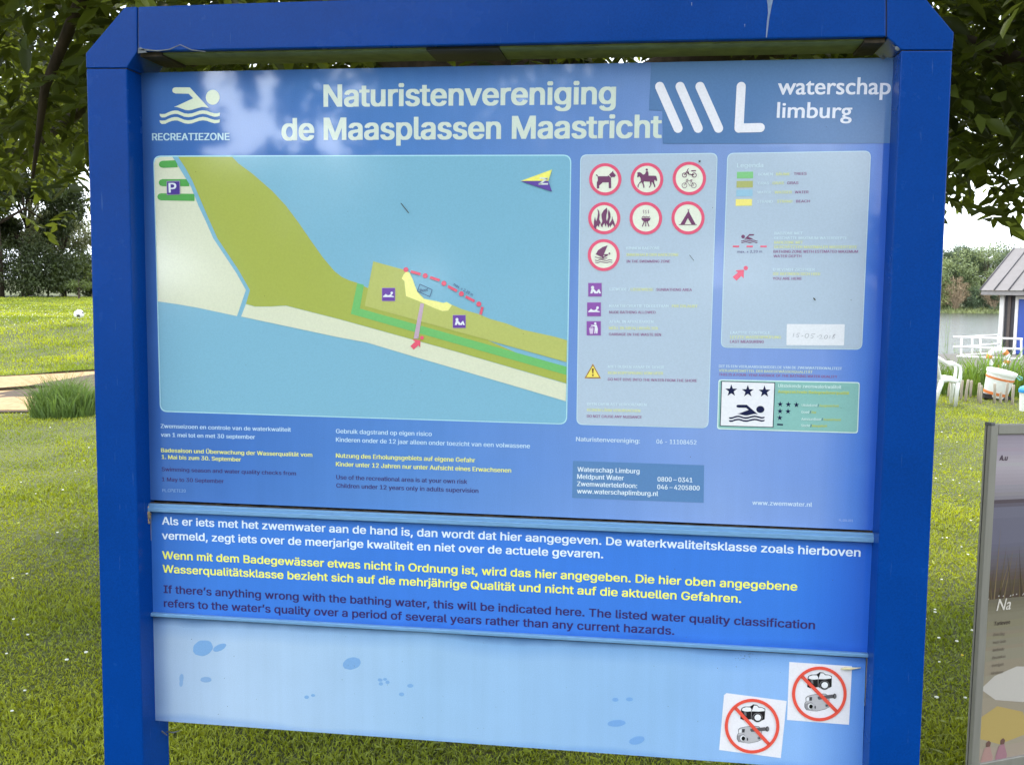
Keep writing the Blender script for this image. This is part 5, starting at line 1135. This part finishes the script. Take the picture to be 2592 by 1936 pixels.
for a, b in (((25.7, 6), (26.6, 12.5)), ((29.9, 42), (30.6, 46.5))):
    m_ = MB(); lathe(m_, [(a[0]+.1, a[1]), (a[0]+.6, a[1]), (b[0]+.6, b[1]), (b[0]+.1, b[1])]); m_.build('band', [M_ORA], bk, keep=False)
m_ = MB(); m_.tube([(33*K, 0, 54*K), (41*K, -3*K, 48*K), (44*K, -6*K, 51*K), (42*K, -9*K, 56*K), (34*K, -10*K, 58*K)], [.012, .014, .014, .014, .010], 6); m_.build('handle', [mat('turquoise_plastic', (120, 186, 180), rough=.5)], bk, keep=False)
m_ = MB(); m_.box((-30*K, -22*K, 0), (32*K, 22*K, .02), 0, None, .006); m_.box((-30*K, -22*K, .02), (-28*K, 22*K, .07)); m_.box((30*K, -22*K, .02), (32*K, 22*K, .07)); m_.box((-28*K, 20*K, .02), (30*K, 22*K, .07)); m_.box((-28*K, -22*K, .02), (30*K, -20*K, .07))
o = m_.build('tray', [mat('black_plastic', (40, 36, 34), rough=.6)]); o.location = (pb_[0], pb_[1], pb_[2]); o.rotation_euler = (0, R(8), 0); tag(o, 'flat black tray under the tilted white bucket', 'tray')
# bin with blue lid at the right edge
pw = place(2612, 1042); K2 = float(np.hypot(*(pw-CAM)[:2]))/FPX; K_ = K; K = K2
bn_ = empty('bin', pw, 'white bin with a bright blue lid cut by the right edge of the photo', 'bin')
m_ = MB(); lathe(m_, [(0, 0), (25, 0), (26, 2), (28, 44), (0, 44)]); m_.build('body', [M_WPL], bn_, keep=False)
m_ = MB(); lathe(m_, [(29, 43), (30, 44), (30, 50), (27, 55), (16, 60), (0, 61)]); m_.build('lid', [mat('blue_plastic', (40, 138, 206), rough=.45)], bn_, keep=False)
# ball on the bank
pbll = on_ground(200, 806); rB = 11.4*float(np.hypot(*(pbll-CAM)[:2]))/FPX; m_ = MB(); bm = bmesh.new(); bmesh.ops.create_icosphere(bm, subdivisions=3, radius=rB)
me_dir = [Vector((math.cos(a)*math.cos(e_), math.sin(a)*math.cos(e_), math.sin(e_))) for a, e_ in ((-1.2, -.3), (-2.6, .2), (0, .4), (1.5, .1), (2.8, -.5), (0, 1.5), (-1.9, .9))]
bm.verts.index_update(); vs = [v.co.copy() for v in bm.verts]
for f in bm.faces:
    c_ = f.calc_center_median().normalized(); dk = max(c_.dot(q) for q in me_dir) > .955
    m_.add([vs[v.index] for v in f.verts], [[0, 1, 2]], 1 if dk else 0, True)
bm.free(); o = m_.build('ball', [M_WPL, mat('black_patch', (60, 54, 54), rough=.5)], fix=False); o.location = (pbll[0], pbll[1], pbll[2]+rB*.8); tag(o, 'white ball with dark patches lying on the grassy bank', 'ball')
# ------------------------------------------------------------------ boathouse, railing, life ring
YBH = 42.; oc = at_y(2537, 742, YBH); zdeck = -1.02
ANG = R(-37)
bh = empty('boathouse', (oc[0], oc[1], zdeck), 'small boathouse on the lake with grey metal roof, white corner and blue door', 'boathouse', rot=(0, 0, ANG))
ztop = at_y(2537, 747, YBH)[2]-zdeck; zfas = at_y(2537, 736.5, YBH)[2]-zdeck
M_WTRIM = mat('white_painted_trim', (222, 216, 212), rough=.5, var=.05); M_ROOF = mat('grey_metal_roof', (84, 80, 83), rough=.5, var=.12, scale=3); M_BLUEP = mat('blue_panel', (50, 78, 160), rough=.45, var=.06, scale=4)
def bpart(name, boxes, mats, bev=.006, par=None):
    m_ = MB()
    for bx in boxes: m_.box(bx[0], bx[1], bx[2] if len(bx) > 2 else 0, None, bev)
    return m_.build(name, mats, par or bh, keep=False)
bpart('wall', [((.08, .08, 0), (6, 5.9, ztop-.01))], [mat('dark_wall', (62, 60, 64), rough=.7)], 0)
bpart('corner_post', [((-.06, -.06, -.2), (.11, .11, ztop))], [M_WTRIM])
bpart('downpipe', [((.24, .0, 0), (.36, .079, ztop-.02))], [mat('dark_pipe', (84, 72, 66), rough=.5)])
dr = bpart('door', [((.66, .02, .02), (2.3, .078, ztop-.16))], [M_BLUEP])
bpart('door_frame', [((.53, -.01, 0), (.655, .078, ztop-.03)), ((2.305, -.01, 0), (2.43, .078, ztop-.03)), ((.66, -.01, ztop-.155), (2.3, .078, ztop-.03))], [M_WTRIM])
bpart('wall_sign', [((2.0, -.012, .55), (2.9, .018, 1.95))], [mat('green_sign', (34, 116, 84), rough=.5)]); bpart('wall_sign', [((2.0, -.026, 1.45), (2.9, -.0125, 1.88))], [M_WTRIM])
OV = .62
bpart('fascia', [((-OV, -OV, ztop), (6.6, 6.6, zfas))], [mat('grey_fascia', (140, 134, 132), rough=.6)])
sl = math.tan(R(27)); rg = (6.6+OV)/2
m_ = MB(); zr = zfas+.02
m_.add([(-OV-.05, -OV-.08, zr), (6.65, -OV-.08, zr), (6.65, -OV+rg, zr+rg*sl), (-OV-.05, -OV+rg, zr+rg*sl), (-OV-.05, 6.68, zr), (6.65, 6.68, zr)], [[0, 1, 2, 3], [3, 2, 5, 4], [0, 3, 4], [1, 5, 2], [0, 4, 5, 1]])
rf = m_.build('roof', [M_ROOF], bh, keep=False)
m_ = MB()
for k in range(14):
    x = -OV-.03+k*.56; m_.tube([(x, -OV-.08, zr+.03), (x, -OV+rg, zr+rg*sl+.03)], [.022, .022], 5)
m_.build('seam', [M_ROOF], rf, keep=False)
bpart('platform', [((-1.2, -2.5, -.22), (7, 7, -.005))], [mat('grey_deck', (92, 88, 84), rough=.8)], .02)
bpart('pontoon', [((-1.0, -2.3, LAKE_Z-zdeck-.3), (-.4, 6.8, -.23)), ((3.0, -2.3, LAKE_Z-zdeck-.3), (3.6, 6.8, -.23)), ((6.0, -2.3, LAKE_Z-zdeck-.3), (6.6, 6.8, -.23))], [M_DARK], .02)
# gangway with white railing
M_WST = mat('white_steel_tube', (228, 224, 222), rough=.4, var=.04)
YR = 28.5
def rl(px, py, y): return Vector(at_y(px, py, y))
P0 = rl(2436, 905, YR)
gw = empty('gangway_railing', (P0.x, P0.y, P0.z-.45), 'white tubular railing of the gangway leading to the boathouse', 'railing')
m_ = MB()
def relw(p): return p-Vector((P0.x, P0.y, P0.z-.45))
for a, b in (((2414, 853.3), (2588, 858)), ((2413, 877.5), (2584, 883.5)), ((2422, 902), (2584, 908.5))): m_.tube([relw(rl(a[0], a[1], YR)), relw(rl(b[0], b[1], YR-1.2))], [.03, .03], 7)
for a, b in (((2430, 853), (2530, 847.5)), ((2440, 877), (2530, 870)), ((2432, 899), (2530, 893))): m_.tube([relw(rl(a[0], a[1], YR+.1)), relw(rl(b[0], b[1], YR+9))], [.022, .03], 7)
m_.build('rail', [M_WST], gw, keep=False)
for px, pt, pb, y in ((2434, 854, 925, YR), (2461, 854.6, 928, YR-.15), (2482, 852, 925, YR+4), (2526.5, 850, 905, YR+9), (2585, 858, 930, YR-1.2)):
    m_ = MB(); m_.tube([relw(rl(px, pt, y)), relw(rl(px-2 if px == 2434 else px, pb, y))], [.028, .028], 7); m_.build('rail_post', [M_WST], gw, keep=False)
a, b = rl(2400, 925, YR+1), rl(2700, 930, YR-2)
m_ = MB(); m_.box((0, 0, 0), (1, 1, 1)); zd = -.75
gdk = MB(); gdk.add([relw(Vector((P0.x-.6, P0.y-.05, P0.z-.55))), relw(Vector((P0.x+6, P0.y-1.3, P0.z-.55))), relw(Vector((P0.x+6.5, P0.y+9.5, P0.z-.5))), relw(Vector((P0.x+1.2, P0.y+9.5, P0.z-.5)))]+[relw(Vector((P0.x-.6, P0.y-.05, P0.z-.7))), relw(Vector((P0.x+6, P0.y-1.3, P0.z-.7))), relw(Vector((P0.x+6.5, P0.y+9.5, P0.z-.65))), relw(Vector((P0.x+1.2, P0.y+9.5, P0.z-.65)))], [[0, 1, 2, 3], [4, 7, 6, 5], [0, 4, 5, 1], [1, 5, 6, 2], [2, 6, 7, 3], [3, 7, 4, 0]])
gdk.build('deck', [mat('grey_planks', (84, 80, 76), rough=.85, scale=6)], gw, keep=False)
# life ring hanging on the railing
pr = rl(2527, 908, YR-.95); Rm, rm_ = .25, .078
def ring_part(a0, a1, m, nm, par, rr):
    m_ = MB(); n = max(3, int((a1-a0)/.12)); m_.tube([(Rm*math.cos(a0+(a1-a0)*k/n), 0, Rm*math.sin(a0+(a1-a0)*k/n)) for k in range(n+1)], [rr]*(n+1), 10); return m_.build(nm, [m], par, keep=False)
lr = empty('life_ring', pr, 'white and orange life ring hanging on the white railing above the bank plants', 'life ring')
ring_part(0, 2*math.pi, M_WPL, 'ring', lr, rm_)
for a in (.75, 2.95, 4.6, 5.9): ring_part(a-.22, a+.22, M_ORA, 'band', lr, rm_*1.06)
